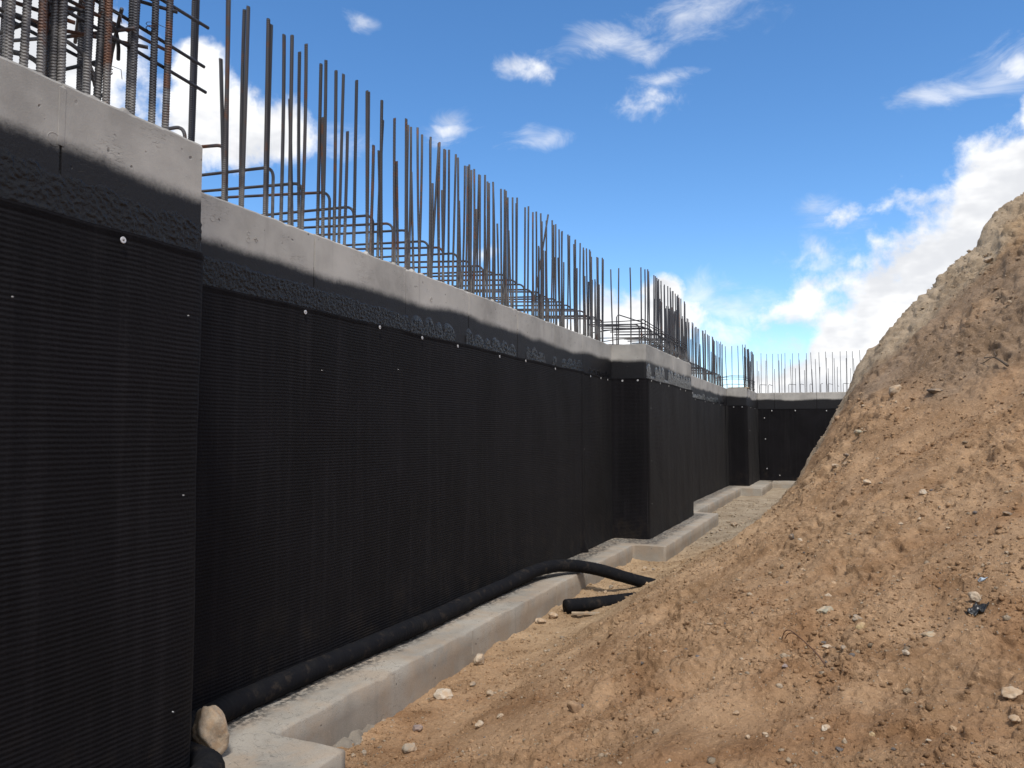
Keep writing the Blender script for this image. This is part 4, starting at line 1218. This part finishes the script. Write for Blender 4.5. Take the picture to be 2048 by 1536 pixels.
slope = [(-1.965, 4.363, .024), (-2.067, 4.288, .028), (-0.106, 4.076, .019), (-0.385, 3.266, .012), (-0.109, 4.725, .021), (-0.095, 3.172, .020), (0.485, 3.013, .018), (0.150, 6.634, .034), (0.472, 5.842, .027), (0.525, 7.780, .024), (0.304, 5.387, .018), (-1.293, 6.084, .018)]
rg = random.Random(77)
while len(slope) < 70:
    th = math.radians(rg.uniform(-30, 16)); r = 2.4*math.exp(rg.random()*math.log(10/2.4))
    x, y = r*math.sin(th), r*math.cos(th)
    if x > -2.2:
        slope.append((x, y, rg.uniform(.007, .013)*(0.8+0.12*r)))
for i, (x, y, sz) in enumerate(slope):
    stone(x, y, (sz*rg.uniform(.9, 1.3), sz, sz*rg.uniform(.5, .8)), ('dust', 'tan', 'dust', 'pale', 'dust')[i % 5], 'small pale pebble embedded in the brown dirt slope', 60+i, 'pale pebbles on the slope', .4, name='pebble', cat='pebble') if i >= 12 else \
        stone(x, y, (sz*1.15, sz, sz*.65), ('tan', 'pale', 'white')[i % 3], LIGHT[i], 60+i, 'light stones on the slope', .25)
# the cobble that wedges the pipe
stone(-2.905, 2.985, (.088, .082, .130), 'tan', 'large upright tan cobble wedged on the footing against the black pipe', 200, None, 0.0, z=Z_FOOT-0.008, rot=(0.10, -0.05, -0.6), rough=.15, facets=2)


# ------------------------------------------------------------------ loose clods and grit on the soil
def build_clods():
    rg = np.random.default_rng(3)
    base, bf = ICO1
    n = 70000
    th = rg.uniform(math.radians(-42), math.radians(20), n)
    r = 1.9*np.exp(rg.uniform(0, 1, n)*math.log(22/1.9))
    x = r*np.sin(th); y = r*np.cos(th)
    dens = np.clip(pn(x*1.1, y*1.1, 141)+0.55+0.5*pn(x*4, y*4, 142)+0.5*(x < -2.1), 0.05, 1)
    keep = (x > -2.80) & (rg.uniform(size=n) < dens) & ~((x < -2.3) & ((y < 3.4) | ((y > 10.9) & (y < 15.9)))) & (y < 26)
    x, y, r = x[keep], y[keep], r[keep]; n = len(x)
    s = 0.0034*np.exp(rg.gamma(1.4, 0.34, n))*(0.75+0.10*r)
    s = np.minimum(s, 0.017*(0.8+0.05*r))
    z = height(x, y)
    nb = len(base)
    A = rg.uniform(0, 2*np.pi, n)
    J = 1+0.26*rg.normal(size=(n, nb))
    J = np.clip(J, 0.55, 1.5)
    sc = s[:, None]*rg.uniform(0.7, 1.3, (n, 3)); sc[:, 2] *= 0.75
    P = base[None]*J[..., None]*sc[:, None, :]
    ca, sa = np.cos(A)[:, None], np.sin(A)[:, None]
    Q = np.stack([P[..., 0]*ca-P[..., 1]*sa, P[..., 0]*sa+P[..., 1]*ca, P[..., 2]], -1)
    Q += np.stack([x, y, z+s*0.1], 1)[:, None, :]
    F = (bf[None]+np.arange(n)[:, None, None]*nb).reshape(-1, 3)
    o = mesh_obj('soil_clods', Q.reshape(-1, 3), F, M_SOIL, None, smooth=False)
    c = soil_colour(x, y, base_height(x, y))
    k = rg.uniform(size=n)
    c = c*rg.uniform(0.75, 1.2, (n, 1))
    pal = np.array([0.50, 0.40, 0.29])
    c = np.where((k > 0.91)[:, None], pal*rg.uniform(0.7, 1.15, (n, 1)), c)
    c = np.where((k < 0.012)[:, None], np.array([0.22, 0.2, 0.19]), c)
    cc = np.repeat(np.hstack([c, np.ones((n, 1))]), nb, axis=0).astype(np.float32)
    at = o.data.color_attributes.new('soil', 'FLOAT_COLOR', 'POINT'); at.data.foreach_set('color', cc.ravel())
    o['kind'] = 'stuff'; o['label'] = 'crumbled clods and grit strewn over the brown dirt slope'; o['category'] = 'soil clods'


build_clods()


# ------------------------------------------------------------------ odds and ends
def rusty_wire():
    M = mat_plain('rusty_wire', (0.11, 0.055, 0.03), 0.8)
    root = thing('bent_wire', 'rusty doubled wire arching out of the brown slope', 'wire', (0, 0, 0))
    za, zb = zat(-0.30, 4.20)+0.03, zat(-0.10, 3.79)+0.012
    for k, (o, h) in enumerate(((0.0, 0.0), (0.014, -0.012))):
        pts = [(-0.318+o, 4.18, za+0.005), (-0.302+o, 4.165, za+0.045+h), (-0.27+o, 4.12, za+0.06+h), (-0.21+o, 4.0, za+0.05+h), (-0.15+o*.6, 3.88, (za+zb)/2+0.028+h*.5), (-0.10, 3.79, zb-0.01)]
        v, f = tube([tuple(p) for p in spline(pts, 6)], 0.0026, 6)
        mesh_obj('strand', v, f, M, root, smooth=True)


rusty_wire()


def twig():
    M = mat_plain('dry_root', (0.09, 0.065, 0.045), 0.9)
    root = thing('dry_root', 'dark forked dry root lying on the upper bank', 'root', (0, 0, 0))
    a = (1.115, 7.65); b = (1.23, 7.33)
    z0 = zat(*a)+0.03; z1 = zat(*b)+0.015
    def seg(name, pts, r0, r1):
        p = spline(pts, 5); n = len(p)
        v, f = tube([tuple(q) for q in p], [r0+(r1-r0)*i/(n-1) for i in range(n)], 6)
        mesh_obj(name, v, f, M, root, smooth=True)
    seg('stem', [(b[0], b[1], z1), (1.19, 7.43, (z0+z1)/2+0.02), (1.16, 7.53, z0+0.015), (a[0], a[1], z0+0.02)], 0.011, 0.004)
    seg('twig', [(1.16, 7.53, z0+0.015), (1.13, 7.50, z0+0.0), (1.09, 7.52, z0-0.03), (1.07, 7.56, z0-0.03)], 0.006, 0.003)
    seg('twig', [(1.175, 7.48, z0+0.02), (1.17, 7.52, z0+0.05), (1.18, 7.56, z0+0.07)], 0.005, 0.002)


twig()


def scraps():
    rg = np.random.default_rng(8)
    M = mat_plain('black_film', (0.012, 0.012, 0.012), 0.35)
    u = np.linspace(-1, 1, 16); U, V = np.meshgrid(u, u, indexing='ij')
    x = 0.512+0.045*U+0.012*V; y = 3.95+0.038*V
    z = height(x, y)+0.014+0.014*pn(U*2.2, V*2.2, 201)+0.008*pn(U*5, V*5, 202)
    m = (U**2+V**2+0.5*pn(U*2, V*2, 203)) < 1.0
    F = grid_faces(16, 16); keep = m.ravel()[F].all(1)
    o = mesh_obj('plastic_scrap', np.stack([x, y, z], -1).reshape(-1, 3), F[keep], M, None, smooth=True)
    sol = o.modifiers.new('thickness', 'SOLIDIFY'); sol.thickness = 0.003
    tag(o, 'crumpled black plastic scrap under the pale round stone', 'plastic scrap')
    M2 = mat_plain('blue_grey_film', (0.33, 0.40, 0.47), 0.4)
    x = 0.568+0.026*U+0.006*V; y = 4.206+0.018*V
    z = height(x, y)+0.008+0.016*pn(U*1.8+4, V*1.8, 211)+0.006*U*V
    m = (np.abs(U)+np.abs(V)+0.7*pn(U*2.5, V*2.5, 213)) < 0.9
    keep = m.ravel()[F].all(1)
    o = mesh_obj('plastic_scrap', np.stack([x, y, z], -1).reshape(-1, 3), F[keep], M2, None, smooth=True)
    sol = o.modifiers.new('thickness', 'SOLIDIFY'); sol.thickness = 0.002
    tag(o, 'torn blue-grey plastic scrap on the brown slope', 'plastic scrap')


scraps()


def board(name, c, size, rz, mat, label, tilt=0.0):
    sx, sy, sz = size; e = min(size)*0.18
    V, Fc = [], []
    for z in (-sz/2, sz/2):
        for (a, b) in ((-1, -1), (1, -1), (1, 1), (-1, 1)):
            V.append((a*(sx/2-e), b*(sy/2-e), z))
    for z in (-sz/2+e, sz/2-e):
        for (a, b) in ((-1, -1), (1, -1), (1, 1), (-1, 1)):
            V.append((a*sx/2, b*sy/2, z))
    Fc = [(3, 2, 1, 0), (4, 5, 6, 7)]
    for i in range(4):
        j = (i+1) % 4
        Fc += [(i, j, 8+j, 8+i), (8+i, 8+j, 12+j, 12+i), (12+i, 12+j, 4+j, 4+i)]
    o = mesh_obj(name, V, Fc, mat, None, loc=c, rot=(0, tilt, rz))
    return tag(o, label, 'board')


M_WOOD = mat_stone('weathered_wood', (0.36, 0.30, 0.22), (0.22, 0.18, 0.13))
board('timber_board', (-2.99, 24.62, Z_TOP+0.022), (0.62, 0.30, 0.04), 0.12, M_WOOD, 'weathered timber board lying on top of the last pilaster')
board('timber_board', (-2.36, 7.50, 0.02), (0.42, 0.05, 0.025), 0.35, M_WOOD, 'thin dirty timber lath on the ground in front of the cut pipe')


def tree(x, y, hgt, rad, seed, label):
    rg = np.random.default_rng(seed)
    root = thing('tree', label, 'tree', (x, y, -0.3), 'trees beyond the end wall')
    v, f = tube([(0, 0, -0.2), (0.05, 0, hgt*0.3), (-0.04, 0.05, hgt*0.6), (0.02, 0, hgt*0.92)], [0.14, 0.11, 0.07, 0.02], 8)
    for k in range(7):
        a = rg.uniform(0, 6.28); z = rg.uniform(0.4, 0.8)*hgt
        vv, ff = tube([(0, 0, z), (rad*.4*math.cos(a), rad*.4*math.sin(a), z+.25*rad), (rad*.8*math.cos(a), rad*.8*math.sin(a), z+.6*rad)], [0.05, 0.03, 0.01], 5)
        n0 = len(v); v += vv; f += [tuple(i+n0 for i in q) for q in ff]
    mesh_obj('trunk', v, f, mat_plain('bark', (0.10, 0.075, 0.055), 0.9), root)
    n = 2600; c = rg.normal(size=(26, 3)); c /= np.linalg.norm(c, axis=1)[:, None]; c *= rg.uniform(0.3, 1, (26, 1))
    p = c[rg.integers(0, 26, n)]+rg.normal(size=(n, 3))*0.22
    p = p*np.array([rad, rad, hgt*0.34])+np.array([0, 0, hgt*0.68])
    s = 0.10; q = rg.normal(size=(n, 2, 3)); q /= np.linalg.norm(q, axis=2)[..., None]
    A = p-q[:, 0]*s; B = p+q[:, 1]*s*.5; Cc = p+q[:, 0]*s; D = p-q[:, 1]*s*.5
    V = np.stack([A, B, Cc, D], 1).reshape(-1, 3)
    mesh_obj('crown', V, np.arange(4*n).reshape(-1, 4), mat_plain('leaves', (0.06, 0.085, 0.03), 0.7), root)


tree(-3.4, 74.0, 5.2, 1.1, 1, 'small dark leafy tree top showing over the end wall, left of its companion')
tree(0.1, 74.0, 5.2, 1.5, 2, 'small dark leafy tree top showing over the end wall beside the dirt bank')
